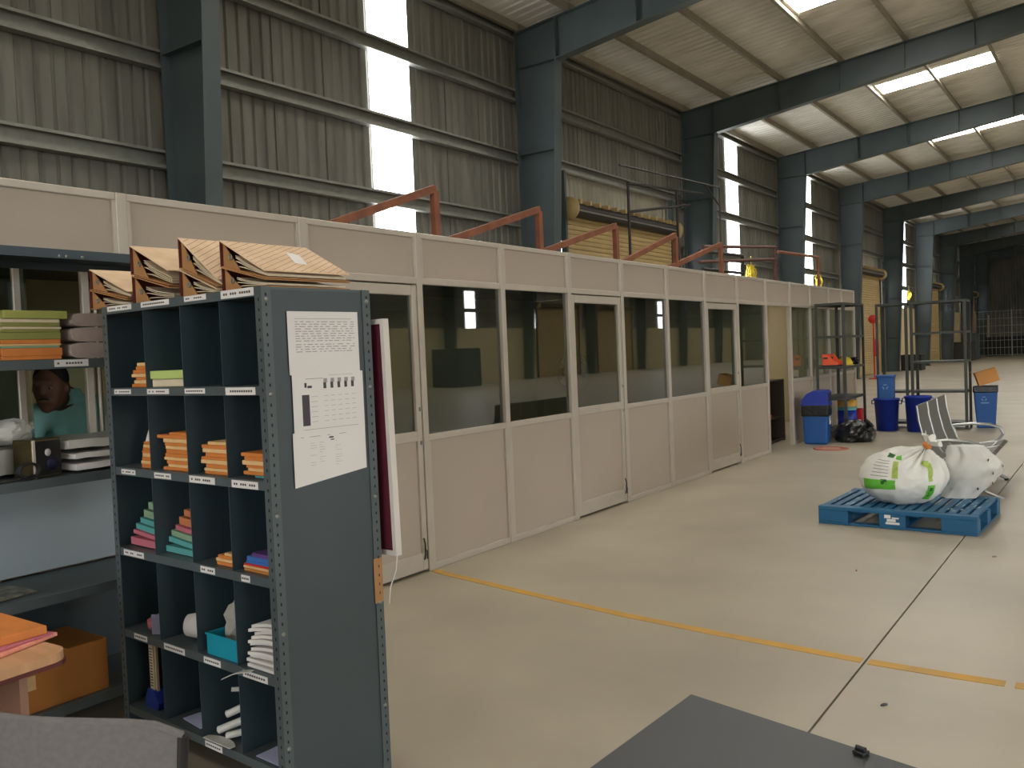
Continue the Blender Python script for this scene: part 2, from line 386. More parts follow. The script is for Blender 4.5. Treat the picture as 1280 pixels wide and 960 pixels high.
a = bpy.data.lights.new('added_gate_portal', 'AREA'); a.shape = 'RECTANGLE'; a.size = 12; a.size_y = 5.4; a.cycles.is_portal = True  # portal for the opening added behind the camera for more light
o = bpy.data.objects.new('added_gate_portal', a); COL.objects.link(o); o.location = (8, YA-.3, 2.7); o.rotation_euler = (math.pi/2, 0, math.pi)
struct(MB().box(XL-40, XR+.2, YA-80, YA-.42, -.35, -.05).build('floor_apron', m_floor))
struct(MB().box(XR+.25, 120, YA-60, YB+60, -.35, -.05).build('floor_yard', mat('yard_concrete', (170,164,150), .85)))
# ------------------------------------------------------------------ glazed office partition (plane x = 0)
PT, HD, SL = 2.52, 2.14, 1.02
PY = [-3.45, -2.25, -1.05, .15, 1.35, 2.56, 3.78, 4.88, 5.93, 6.99, 8.03, 9.11, 10.19, 11.28, 12.4, 13.5, 14.55, 15.6, 16.45, 17.3]
wp = struct(link('wall_partition', None))
def pbox(n, m, y0, y1, z0, z1, x0=-.03, x1=.03, par=None, bv=.004):
    o = MB().box(x0, x1, y0, y1, z0, z1).build(n, m, par or wp)
    if bv: bevel(o, bv, 1)
    return o
DOORS = {6: 1, 9: 2, 12: 3}
OPEN = {14}
for i, y in enumerate(PY): pbox('post', m_alu, y-.03, y+.03, 0, PT, -.032, .036)
for i in range(len(PY)-1):
    a, b = PY[i]+.03, PY[i+1]-.03
    pbox('top_rail', m_alu, a, b, PT-.04, PT); pbox('head_rail', m_alu, a, b, HD, HD+.05)
    pbox('fascia_panel', m_part, a, b, HD+.05, PT-.04, -.012, .012, bv=0)
    for q in ((a, a+.02), (b-.02, b)): pbox('bead', m_alu, *q, HD+.05, PT-.04, .012, .03, bv=0)
    if i in DOORS or i in OPEN: continue
    sl = SL
    pbox('sill_rail', m_alu, a, b, sl-.05, sl); pbox('bottom_rail', m_alu, a, b, 0.0, .05)
    pbox('lower_panel', m_part, a, b, .05, sl-.05, -.012, .012, bv=0)
    for q in ((a, a+.018), (b-.018, b)): pbox('bead', m_alu, *q, .05, sl-.05, .012, .03, bv=0)
    if i == 4:          # sliding window, right leaf pushed open behind the left one
        pbox('pane', m_glass, a, a+.69, sl, HD, -.01, -.004, bv=0)
        for q in (a+.625, a+.67): pbox('sash_stile', m_alu, q, q+(.035 if q < a+.65 else .02), sl, HD, -.022 if q < a+.65 else -.03, .006 if q < a+.65 else -.024)
        pbox('sash_stile', m_alu, 2.335, 2.375, sl, HD, -.02, .01); pbox('sash_stile', m_alu, 2.395, 2.41, sl, HD, -.02, .01)
        pbox('pane', m_glass, 2.41, b, sl, HD, -.01, -.004, bv=0)
    else: pbox('pane', m_glass, a, b, sl, HD, -.004, .004, bv=0)
for i, n in DOORS.items():
    a, b = PY[i]+.036, PY[i+1]-.036
    d = struct(link('door_%d' % n, None)); T = .055
    pbox('stile', m_alu, a, a+T, .02, HD-.01, -.02, .028, d); pbox('stile', m_alu, b-T, b, .02, HD-.01, -.02, .028, d)
    pbox('top_rail', m_alu, a+T, b-T, HD-.085, HD-.01, -.02, .028, d); pbox('lock_rail', m_alu, a+T, b-T, SL-.04, SL+.035, -.02, .028, d)
    pbox('bottom_rail', m_alu, a+T, b-T, .02, .15, -.02, .028, d)
    pbox('lower_panel', m_part, a+T, b-T, .15, SL-.04, -.01, .01, d, 0)
    pbox('pane', m_glass, a+T, b-T, SL+.035, HD-.085, -.004, .004, d, 0)
    for z in (.95, 1.2): pbox('hinge', m_galv, b-.03, b-.005, z, z+.03, .028, .036, d, 0)
    l = MB(); l.tube([(.034, b-.045, .1), (.046, b-.045, .14), (.046, b-.045, .22), (.034, b-.045, .26)], .006, 6); l.tube([(.04, b-.045, .18), (.04, b-.02, .16), (.04, b-.02, .1)], .005, 6)
    l.build('floor_bolt', m_pipe, d)
# corner return, office roof, inner walls
struct(MB().box(-4.0, -.03, 17.27, 17.33, 0, PT).build('wall_office_end', m_beige))
struct(MB().box(-4.06, -4.0, -3.45, 17.33, 0, PT).build('wall_office_back', m_beige))
struct(MB().box(-4.0, -.034, 12.37, 12.43, 0, PT-.06).build('wall_office_cross', m_beige))
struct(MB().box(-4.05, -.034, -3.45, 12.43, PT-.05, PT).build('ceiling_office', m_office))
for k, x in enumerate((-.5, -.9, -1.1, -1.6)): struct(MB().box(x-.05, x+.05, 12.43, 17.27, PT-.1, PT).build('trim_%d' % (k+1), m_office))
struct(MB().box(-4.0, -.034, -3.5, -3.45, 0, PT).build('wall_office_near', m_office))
# ------------------------------------------------------------------ floor markings
pts = [(.05,4.885), (.142,4.858), (1.0,4.70), (1.843,4.565), (2.5,4.505), (3.205,4.456)]
def line(pts, w, lab):
    mb = MB(); n = len(pts)
    top = [(x, y+s*w/2, .0025) for x, y in pts for s in (-1, 1)]
    mb.add(top+[(x, y, 0.0002) for x, y, z in top], [(2*i, 2*i+1, 2*i+3, 2*i+2) for i in range(n-1)]+[(2*n+2*i, 2*n+2*i+2, 2*n+2*i+3, 2*n+2*i+1) for i in range(n-1)]+
           [(2*i, 2*i+2, 2*n+2*i+2, 2*n+2*i) for i in range(n-1)]+[(2*i+1, 2*n+2*i+1, 2*n+2*i+3, 2*i+3) for i in range(n-1)]+[(0,2*n,2*n+1,1),(2*n-2,2*n-1,4*n-1,4*n-2)])
    return tag(mb.build('yellow_floor_line', m_yel), lab, 'floor marking')
line(pts, .07, 'worn yellow line painted on the floor starting at the partition door post')
line([(3.24,4.455), (3.6,4.452), (3.83,4.46)], .075, 'yellow floor line piece just past the long floor joint')
line([(3.87,4.462), (4.6,4.48), (6.5,4.5)], .075, 'faded yellow floor line running on towards the open hall')
def debris(x, y, r, lab, m):
    o = MB().lathe([(.001,0),(r,0),(r*.8,.006),(.001,.01)], 7, (0,0,0), 1.6, .7).build('floor_debris', m, None, (x, y, .0005), rnd(0, 3)); tag(o, lab, 'debris')
debris(3.42, 3.95, .013, 'small dark scrap on the floor near the black table', m_ink)
debris(3.5, 7.0, .012, 'tiny grey scrap on bare floor behind the yellow line', m_galv)
debris(2.75, 6.2, .01, 'tiny brown scrap on the floor before the blue pallet', m_kraftd)
h = thing('floor_hatch', 'round red oxide cover let into the floor near the lidded bin', 'hatch', (.69, 13.1, 0))
MB().lathe([(.001,.0005),(.25,.0005),(.25,.008),(.2,.01),(.2,.006),(.001,.006)], 28).build('cover_ring', m_hatch, h)
MB().lathe([(.001,.006),(.14,.006),(.13,.009),(.001,.009)], 24).build('cover_plate', mat('dusty_hatch_centre', (190,140,112), .7), h)
# ------------------------------------------------------------------ red oxide roof supports standing on the office
BN = iter(('first', 'second', 'third', 'fourth', 'fifth'))
def brace(ya, za, yb, zb, x, lab, m=m_brown, post=True, w=.06):
    t = thing('roof_brace', 'red-brown sloped brace on a post, '+next(BN)+' along the office roof from the pigeonhole rack', 'brace', (x, yb, PT), 0, 'braces along the office roof')
    MB().bar((0, ya-yb, za-PT), (0, .0, zb-PT), w*.75, w).build('sloped_bar', m, t)
    if post: MB().box(-.025, .025, -.032, .03, 0.0, zb-PT-.02).build('post', m, t); MB().box(-.06, .06, -.06, .06, 0, .008).build('foot_plate', m_galv, t)
LB = 'red-brown steel brace on the office roof: sloped bar on a short post'
for q in ((4.35, 2.56, 5.61, 3.0), (5.7, 2.56, 7.18, 3.0), (7.12, 2.56, 8.74, 2.99), (8.8, 2.56, 10.32, 3.02), (10.0, 2.56, 11.83, 3.02)): brace(*q, -.4, None)
def uframe(pts, x, lab, m, r=.028):
    t = tag(MB().build('pipe_frame', m) if False else link('pipe_frame', None, None, (x, pts[0][0][0], PT if pts[0][0][1] > 1 else 0)), lab, 'pipe frame')
    for q in pts: MB().tube([(0, a-pts[0][0][0], z-(PT if pts[0][0][1] > 1 else 0)) for a, z in q], r, 6).build('pipe', m, t)
    return t
uframe([[(12.2,2.84),(15.65,3.1)], [(15.65,2.52),(15.65,3.12)], [(12.4,3.08),(15.65,3.32)], [(15.6,2.52),(15.6,3.34)]], -.9, 'dark red double pipe rail at the far end of the office roof', mat('dark_red_pipe', (104,66,56), .6))
uframe([[(13.6,2.52),(13.6,4.15)], [(10.2,4.0),(13.6,4.15)], [(13.0,4.12),(13.6,3.85)]], -1.1, 'tall thin black pipe goalpost standing on the office roof', m_pipe, .014)
uframe([[(15.9,2.52),(15.9,3.25)], [(13.9,3.2),(15.9,3.25)], [(14.0,2.9),(15.9,2.92)]], -1.6, 'black pipe hurdle on the office roof next to the wall strips', m_pipe, .03)
uframe([[(16.9,2.52),(16.9,3.18)], [(14.6,3.12),(16.9,3.18)]], -.5, 'brown pipe hoop above the end of the office roof', m_brown, .03)
uframe([[(15.87,0.0),(15.87,4.94)], [(15.87,4.94),(19.66,5.2)], [(15.87,4.36),(18.9,4.85)], [(18.2,0.0),(18.2,5.1)]], -3.93, 'black pipe frame in front of the slatted tan shutter', m_pipe, .03)
def yellow_coil(x, y, z, lab):
    t = MB()
    for k in range(5):
        p = [(rnd(-.04,.04), .2*math.sin(a)*(1+.15*k/7)+(k-2)*.09, .22*math.cos(a)) for a in [i*2*math.pi/12 for i in range(13)]]; t.tube(p, .018, 5)
    t.tube([(0,0,.2),(0,0,.5)], .012, 5)
    tag(t.build('rope_coil', m_yelp, None, (x, y, z)), lab, 'rope')
yellow_coil(-5.07, 25.9, 3.75, 'yellow rope coil hung on the wall beside the first wide light strip')
yellow_coil(-5.07, 33.0, 3.8, 'yellow rope coil hung on the wall beyond the tall column')
yellow_coil(-5.07, 49.0, 3.75, 'yellow rope coil hung beside the distant narrow light strip')
# ------------------------------------------------------------------ slotted-angle pieces shared by the racks
def angle_post(parent, x, y, z0, z1, dx, dy, w=.04, t=.003, m=None, slots=True):
    # an L post with its corner at (x, y); legs run in +-x (dx) and +-y (dy)
    m = m or m_rackp; mb = MB()
    xa, xb = sorted((x, x+dx*w)); ya, yb = sorted((y, y+dy*t)); mb.box(xa, xb, ya, yb, z0, z1)
    xa, xb = sorted((x, x+dx*t)); ya, yb = sorted((y+dy*t, y+dy*w)); mb.box(xa, xb, ya, yb, z0, z1)
    o = mb.build('post', m, parent)
    if slots:
        h = MB(); e = .0006; z = z0+.04
        while z < z1-.03:
            h.box(min(x+dx*.015, x+dx*.021), max(x+dx*.015, x+dx*.021), y-dy*e-.0004, y-dy*e+.0004, z, z+.011)
            h.box(x-dx*e-.0004, x-dx*e+.0004, min(y+dy*.015, y+dy*.021), max(y+dy*.015, y+dy*.021), z+.018, z+.029)
            z += .036
        q = h.build('post_slots', m_hole, o); q['kind'] = 'stuff'
    return o
def tray(parent, x0, x1, y0, y1, z, lip=.035, m=None, name='shelf'):
    m = m or m_rackp; mb = MB()
    mb.box(x0, x1, y0, y1, z-.003, z)
    mb.box(x0, x1, y0, y0+.003, z-lip, z-.003); mb.box(x0, x1, y1-.003, y1, z-lip, z-.003)
    mb.box(x0, x0+.003, y0+.003, y1-.003, z-lip, z-.003); mb.box(x1-.003, x1, y0+.003, y1-.003, z-lip, z-.003)
    return mb.build(name, m, parent)
def label_strip(parent, axis, a0, a1, z0, z1, fixed, sgn, n=9):
    """a stuck-on paper label with illegible marks"""
    rr = random.Random(int(a0*1000)+int(z0*777)); t = .0008
    def bx(mb, p0, p1, q0, q1, d0, d1):
        d0, d1 = sorted((fixed+sgn*d0, fixed+sgn*d1))
        mb.box(p0, p1, d0, d1, q0, q1) if axis == 'x' else mb.box(d0, d1, p0, p1, q0, q1)
    l = MB(); bx(l, a0, a1, z0, z1, .0002, t); o = l.build('label', m_paper, parent)
    k = MB(); w = (a1-a0)*.84/n; h = (z1-z0)
    for i in range(n):
        if rr.random() < .14: continue
        p = a0+(a1-a0)*.08+i*w; bx(k, p, p+w*.72, z0+h*.36, z0+h*.64, t+.0001, t+.0004)
    q = k.build('ink_marks', m_ink, o); q['kind'] = 'stuff'
# ------------------------------------------------------------------ pigeonhole rack
CS = .947; CA = math.radians(-3.2887); CO = Vector((.8397, 1.9641, .0848)); CW, CD, CH = 1.168, .51, 1.875
ux = Vector((math.cos(CA), math.sin(CA), 0)); vx = Vector((-math.sin(CA), math.cos(CA), 0))
cl = lambda u, v, z: tuple(CO+(ux*u+vx*v+Vector((0,0,z)))*CS)
BEFORE = set(bpy.data.objects)
ROWS = [1.52, 1.175, .82, .457, .115]; DIV = [.335, .62, .893]; CELL = [.04]+DIV+[1.13]
m_racks = mat('grey_rack_side', (68,78,82), .42, metal=.1, var=.12, scale=3)
pr = thing('pigeonhole_rack', 'tall dark grey steel pigeonhole rack with four columns and paper labels', 'shelf', tuple(CO), CA)
for (x, dx) in ((0, 1), (CW, -1)):
    for (y, dy) in ((0, 1), (CD, -1)): angle_post(pr, x, y, -.0895, CH, dx, dy)
sp = MB().box(CW-.0075, CW-.0045, .006, CD-.006, -.07, CH-.01).build('side_panel', m_racks, pr)
MB().box(.0045, .0075, .006, CD-.006, .01, CH-.01).build('side_panel', m_racki, pr)
MB().box(.006, CW-.006, CD-.0085, CD-.0055, .01, CH-.01).build('back_panel', m_racki, pr)
for z in ROWS+[CH]: tray(pr, .009, CW-.009, .0035, CD-.01, z, .034)
lev = [CH]+ROWS
for r in range(5):
    for d in DIV: MB().box(d-.002, d+.002, .006, CD-.012, lev[r+1]+.0005, lev[r]-.036).build('divider', m_racki, pr)
for y in (.02, CD-.02):
    for z in (.2, .62, 1.05, 1.49, 1.83): MB().lathe([(.001,.006),(.007,.005),(.009,0)], 8).build('bolt', m_galv, pr, (CW+.0006, y, z), (0, math.pi/2, 0))
for u0, u1, z0, z1 in [(.046,.253,1.852,1.874), (.331,.55,1.852,1.874), (.661,.814,1.853,1.874), (.913,1.12,1.846,1.876),
                       (.067,.21,1.494,1.514), (.343,.513,1.493,1.514), (.63,.773,1.494,1.514), (.911,1.099,1.488,1.516),
                       (.09,.208,1.147,1.168), (.363,.493,1.145,1.168), (.629,.808,1.143,1.17), (.92,1.086,1.142,1.17),
                       (.07,.24,.79,.815), (.675,.775,.79,.815), (.95,1.005,.79,.815),
                       (.12,.228,.428,.452), (.365,.524,.426,.452), (.663,.78,.426,.452), (.928,1.083,.424,.45), (.64,.76,.083,.107)]:
    label_strip(pr, 'x', u0, u1, z0, z1, .0035, -1, max(4, int((u1-u0)/.016)))
tp = MB().box(CW+.0002, CW+.001, CD-.045, CD-.002, .62, .80).build('tape_patch', m_kraftd, pr)
# ------------------------------------------------------------------ notices taped to the rack side
def notice(v0, v1, z0, z1, lab, kind, skew=0, off=0):
    y0 = 0; x = CW+.0012+off
    o = thing('printed_notice', lab, 'notice', cl(x, v0, z0), CA)
    w, h = v1-v0, z1-z0
    s = MB(); s.add([(0,0,0), (0,w,skew), (0,w,h), (0,0,h), (.0005,0,0), (.0005,w,skew), (.0005,w,h), (.0005,0,h)], [(0,1,2,3),(7,6,5,4),(0,4,5,1),(1,5,6,2),(2,6,7,3),(3,7,4,0)])
    s.build('sheet', m_paper, o); rr = random.Random(3); k = MB(); kd = MB()
    def dash(mb, a, b, c, d): mb.box(.0006, .0008, a*w, b*w, c*h, d*h)
    if kind == 'table':
        dash(k, .1, .9, .88, .887)
        for r in range(13):
            zc = .83-r*.038-(.02 if r > 8 else 0)
            a = .1
            while a < .92:
                q = rr.uniform(.02,.09); dash(k, a, min(a+q, .94), zc, zc+.012); a += q+rr.uniform(.015,.05)
    elif kind == 'chart':
        dash(k, .18, .42, .9, .91); dash(k, .5, .85, .95, .955); dash(kd, .16, .19, .76, .84); dash(kd, .2, .26, .75, .79)
        for i in range(5): dash(kd, .42+i*.1, .46+i*.1, .73, .83+.02*rr.random()); dash(k, .425+i*.1, .475+i*.1, .83, .9)
        dash(kd, .12, .22, .12, .64)
        for r in range(6):
            for i in range(6): dash(k, .24+i*.1+(.08 if i else 0), .28+i*.1+(.1 if i else .05), .6-r*.085, .606-r*.085)
        dash(k, .12, .9, .05, .057)
    else:
        for a, b in ((.1,.14), (.22,.36), (.46,.5), (.62,.72)): dash(k, a, b, .9, .91)
        dash(kd, .48, .54, .84, .87); dash(kd, .5, .55, .8, .82)
        for r in range(11):
            for a in (.22, .34, .56): 
                if rr.random() < .7: dash(k, a, a+rr.uniform(.02,.1), .78-r*.045, .785-r*.045)
    q = k.build('print', m_inkl if kind != 'table' else m_inkl, o); q['kind'] = 'stuff'
    if kd.v: q = kd.build('print', m_ink, o); q['kind'] = 'stuff'
notice(.104, .44, 1.553, 1.787, 'upper sheet with printed table, taped on the rack side', 'table')
notice(.112, .452, 1.335, 1.557, 'middle sheet with dark block and five small charts on the rack side', 'chart', 0, .0008)
notice(.104, .452, 1.137, 1.339, 'lowest sheet with faint columns, slanted bottom edge, on the rack side', 'list', .035, .0002)
# ------------------------------------------------------------------ lever files lying on top
def boxfile(u, v, z, L, D, hs, he, lab, striped=True, m=None, hb=0):
    """wedge shaped lever file: tall spine on the left, two boards closing to the right, open ends"""
    t = thing('lever_file', lab, 'file', cl(u, v, z), CA, 'lever files on top of the pigeonhole rack'); bt = .004; m = m or m_kraft
    MB().prism([(0,0),(bt,0),(bt,hs),(0,hs)], 'y', 0, D).build('spine', m_mar, t)
    MB().prism([(bt,0),(L,hb),(L,hb+bt),(bt,bt)], 'y', 0, D).build('lower_board', m_kraftd, t)
    MB().prism([(bt,hs-bt),(L,he),(L,he+bt),(bt,hs)], 'y', -.002, D).build('upper_board', m, t)
    lo = lambda x: bt+hb*x/L+.001; up = lambda x: hs-bt+(he-hs+bt)*x/L-.001
    MB().add([(bt,.012,lo(bt)),(L*.4,.012,lo(L*.4)),(bt,.012,up(bt)),(bt,.016,lo(bt)),(L*.4,.016,lo(L*.4)),(bt,.016,up(bt))], [(0,1,2),(5,4,3),(0,3,4,1),(1,4,5,2),(2,5,3,0)]).build('end_flap', m_kraftd, t)
    for k in range(4):
        def f(a, b, k=k):
            x = L*.26+a*L*.72; l, q = lo(x), up(x); w = (.12+.2*k)*(1-.3*a)+.12*math.sin(a*3.1+k)*(1-a); return (x, .02+b*(D-.04), l+.004+max(0, q-l-.009)*min(max(w, 0), 1))
        MB().sheet(f, 8, 2, .0025).build('papers', m_cream, t)
    r = MB(); r.lathe([(.007,0),(.012,0),(.012,.004),(.007,.004),(.007,0)], 12); r.build('finger_ring', m_galv, t, (.055, .011, hs*.42+hb*.15), (math.pi/2, 0, 0))
    if striped:
        s = MB(); zz = lambda x: hs+(he+bt-hs)*(x-bt)/(L-bt)+.0008
        for k in range(20):
            d0 = .04+k*.042; a = Vector((bt+.004, d0)); b = Vector((L-.003, d0-.42))
            if a.y > D-.004: q = (a.y-D+.004)/(a.y-b.y); a = a+(b-a)*q
            if b.y > D-.01: continue
            if b.y < .002: q = (a.y-.002)/(a.y-b.y); b = a+(b-a)*q
            if b.x-a.x > .01: s.add([(a.x,a.y,zz(a.x)),(b.x,b.y,zz(b.x)),(b.x,b.y+.003,zz(b.x)),(a.x,a.y+.003,zz(a.x))], [(0,1,2,3)])
        q = s.build('stripe_print', m_mar, t); q['kind'] = 'stuff'
    return t
ZT = CH+.001
boxfile(-.165, .03, ZT, .33, .33, .088, .02, 'lower brown lever file, bottom of the pair over the first pigeonholes', False, m_kraftd)
boxfile(-.165, .035, ZT+.0895, .33, .3, .092, -.034, 'sagging lever file with bent lid on top of the first pair', False, None, -.062)
boxfile(.2, .04, ZT, .3, .34, .12, .045, 'lower lever file beneath the plain kraft lid, second pair', False, m_kraftd)
boxfile(.185, .045, ZT+.126, .3, .33, .125, -.01, 'lever file with plain kraft lid, upper of the second pair', False, None, -.069)
boxfile(.59, .03, ZT, .26, .34, .11, .012, 'lower lever file with open maroon spine, third pair', True)
boxfile(.585, .035, ZT+.116, .265, .35, .122, -.068, 'striped lever file standing steep, upper of the third pair', True, None, -.093)
boxfile(.885, .03, ZT, .262, .4, .092, .025, 'lower striped lever file at the rack end, papers sticking out', False, m_kraftd)
tf = boxfile(.88, .03, ZT+.0935, .27, .4, .1, -.038, 'large striped lever file with white label patch at the rack end', True, None, -.063)
pa = lambda x, y: (x, y, .1+(-.034-.1)*(x-.004)/.266+.0018)
MB().add([pa(.08,.24), pa(.19,.2), pa(.2,.25), pa(.1,.29)], [(0,1,2,3)]).build('title_patch', m_paper, tf)
# ------------------------------------------------------------------ contents of the pigeonholes
def pack(u0, u1, v0, v1, z0, h, m, name, lab, cat, group=None, rot=0):
    o = bevel(MB().box(-(u1-u0)/2, (u1-u0)/2, -(v1-v0)/2, (v1-v0)/2, 0, h).build(name, m, None, cl((u0+u1)/2, (v0+v1)/2, z0), CA+rot), min(.002, h*.2), 1)
    tag(o, lab, cat, group); return o
def card_stack(cell, z, n, left, dep, lab, hh=(.011,.017)):
    r1 = CELL[cell+1]-.006; dep = .035
    for k in range(n):
        h = rnd(*hh); u0 = max((left[k] if k < len(left) else left[-1])-.05, CELL[cell]+.008)
        pack(u0, r1, dep, dep+.2, z, h-.0004, (m_or, m_or2, m_or, m_or2, m_or)[k % 5], 'card_pack', lab, 'card pack', lab.split(',')[0].replace('orange card pack in the ', '').replace('short orange card pack in the ', ''))
        z += h
ROWN = ['top', 'second', 'third', 'fourth', 'bottom']
card_stack(0, ROWS[0]+.001, 7, [.21,.23,.245,.21,.225,.25,.26], .1, 'orange card pack in the little stack, top row, first hole of the rack')
pack(.30+.04, .612, .03, .3, ROWS[0]+.001, .032, m_cream, 'account_book', 'cream-edged green book lying under another in the top row', 'book', None, 0)
pack(.342, .60, .02, .27, ROWS[0]+.034, .034, m_lgreen, 'account_book', 'bright light green book on top of the cream one in the top row', 'book', None, -.0)
card_stack(1, ROWS[1]+.001, 11, [.43,.47,.46,.44,.45,.46,.455,.45,.44,.38,.49], .09, 'orange card pack in the tallest stack, second row, second hole')
card_stack(2, ROWS[1]+.001, 9, [.74,.735,.75,.715,.72,.75,.73,.725,.77], .09, 'orange card pack in the stack of nine, second row, third hole')
card_stack(3, ROWS[1]+.012, 6, [1.0,1.03,1.02,.995,1.01,.99], .06, 'orange card pack in the stack nearest the notices, second row, fourth hole')
pack(1.0, 1.124, .05, .26, ROWS[1]+.001, .0105, m_teal, 'thin_notebook', 'thin teal notebook under the orange packs, second row', 'notebook')
card_stack(0, ROWS[1]+.001, 8, [.255,.25,.26,.265,.262,.27,.275,.28], .06, 'orange card pack in the narrow stack by the white sheet, second row')
o = MB().sheet(lambda a, b: (a*.2+.01*math.sin(b*3), .06*b*b, b*.2), 6, 8, .0006).build('paper_sheet', m_paper, None, cl(.07, .11, ROWS[1]+.001), CA); tag(o, 'white paper sheet leaning in the first hole of the second row', 'paper')
o = bevel(MB().box(0, .2, 0, .006, 0, .26).build('cardboard_piece', mat('ochre_grey_card', (150,140,112), .7, rgb2=(196,150,60), scale=5), None, cl(.09, .33, ROWS[1]+.001), CA), .001); tag(o, 'grey and ochre card standing behind the white sheet', 'card')
def folder_pile(cell, z, cols, lefts, name_lab, dv=.03):
    r1 = CELL[cell+1]-.008
    for k, (m, w) in enumerate(cols):
        w = w*1.12; u0 = max(lefts[k]-.09+.003*k, CELL[cell]+.006+.006*k); h = w; w_ = r1-u0
        def f(a, b, u0=u0, w_=w_, k=k): return (a*w_, b*.26, .012*(1-a)**2*(1 if k else .2)+.004*math.sin(a*5+k)*(.5 if k else 0))
        o = MB().sheet(lambda a, b: tuple(Vector(f(a, b))+Vector((0,0,h))), 6, 2, h*.92).build('paper_folder', m, None, cl(u0, .05+dv*k*.35, z), CA)
        tag(o, name_lab, 'folder', name_lab.split(' in the ')[1]); z += h+.0022
    return z
folder_pile(0, ROWS[2]+.002, [(m_pink,.03),(m_pink,.016),(m_teal,.022),(m_teal,.022),(m_sage,.03),(m_sage,.028),(m_teal,.02),(m_pink,.045)], [.13,.14,.14,.16,.17,.19,.22,.245], 'coloured paper folder in the pink-topped pile, third row first hole')
folder_pile(1, ROWS[2]+.002, [(m_teal,.024),(m_teal,.02),(m_sage,.022),(m_pink,.018),(m_rust,.03),(m_rust,.025),(m_pink,.022),(m_teal,.04)], [.38,.40,.43,.45,.46,.48,.52,.51], 'coloured paper folder in the teal-topped pile, third row second hole')
card_stack(2, ROWS[2]+.001, 4, [.79,.785,.8,.845], .08, 'orange card pack in the low stack, third row, third hole')
z = ROWS[2]+.001
for m, u0, h, nm in ((m_cart, .93, .012, 'brown'), (m_or2, .925, .01, 'pale orange'), (m_red, .93, .009, 'red'), (m_bcover, .945, .012, 'thin blue'), (m_bcover, .95, .016, 'thick blue'), (m_purple, .985, .016, 'purple')):
    pack(u0, 1.12, .03, .3, z, h-.0004, m, 'notebook', nm+' notebook in the flat pile, third row last hole', 'notebook', None, 0); z += h
def blob(name, m, loc, r, sx, sy, sz, seed, amp, lab, cat, nu=22, nv=12, parent=None, flat=0, sm=True):
    def f(a, b):
        th, ph = a*2*math.pi, (b-.5)*math.pi; d = Vector((math.cos(ph)*math.cos(th), math.cos(ph)*math.sin(th), math.sin(ph)))
        q = 1+amp*noise.noise(d*2.3+Vector((seed,0,0)))+amp*.5*noise.noise(d*5.5+Vector((0,seed,0)))
        p_ = Vector((d.x*sx, d.y*sy, d.z*sz))*r*q; p_.z = max(p_.z, -sz*r*(1-flat)); return tuple(p_+Vector((0,0,sz*r*(1-flat))))
    o = MB().grid(f, nu, nv, sm).build(name, m, parent, loc, CA)
    if lab: tag(o, lab, cat)
    return o
blob('crumpled_packet', m_pink, cl(.2,.08,ROWS[3]+.001), .06, 1, .9, .6, 3, .5, 'pink crumpled packet in the fourth row, first hole', 'packet', 12, 7, None, .3, False)
o = MB().sheet(lambda a, b: (a*.06, .02*a, .004+b*.085), 2, 3, .001).build('paper_slip', m_lav, None, cl(.24,.02,ROWS[3]+.001), CA+.2); tag(o, 'lavender slip propped before the pink packet', 'paper')
o = MB().lathe([(.001,.0),(.045,.0),(.06,.09),(.062,.094),(.055,.094),(.042,.005),(.001,.005)], 16).build('paper_cup', m_paper, None, cl(.45,.07,ROWS[3]+.066), (0, math.pi/2, CA+.5)); tag(o, 'white paper cup lying in the fourth row, second hole', 'cup')
tb = thing('teal_tray', 'teal plastic box in the fourth row, third hole', 'box', cl(.665, .02, ROWS[3]+.001), CA)
q = MB(); q.box(0,.21,0,.2,0,.004)
for a in ((0,.21,0,.004), (0,.21,.196,.2), (0,.004,.004,.196), (.206,.21,.004,.196)): q.box(*a, .004, .085)
q.build('box_body', m_tealbox, tb); MB().box(-.004,.214,-.004,.0,.078,.085).build('rim', m_tealbox, tb)
blob('polythene_bag', m_plast, cl(.765,.12,ROWS[3]+.006), .085, .9, .75, 1.25, 8, .35, 'grey polythene bag bulging out of the teal box', 'bag', 16, 10, None, 0, False)
z = ROWS[3]+.001; ENV = 'white paper envelope in the fanned pile, fourth row last hole'
for k in range(11):
    u0 = .935-.02*((k*7) % 4)/3+.004*k; dz = .014
    f = lambda a, b, u0=u0, k=k: (a*(1.118-u0), b*.27, .0125+.022*math.sin(a*math.pi*.55)*min(k, 5)/5*1.0)
    o = MB().sheet(f, 7, 2, .0115).build('paper_envelope', m_paper, None, cl(u0, .02+.008*(k % 3), z+.0005), CA); tag(o, ENV, 'envelope', 'fanned envelopes in the fourth row')
    z += dz+.0008
o = MB().sheet(lambda a, b: (a*.15, -.05+.0*a+b*.03, -.05*(1-a)**1.6+.004), 8, 1, .003).build('plastic_strap', m_wplast, None, cl(.855, .0, ROWS[3]+.004), CA+.12); tag(o, 'white plastic strap hanging over the shelf lip under the envelopes', 'strap')
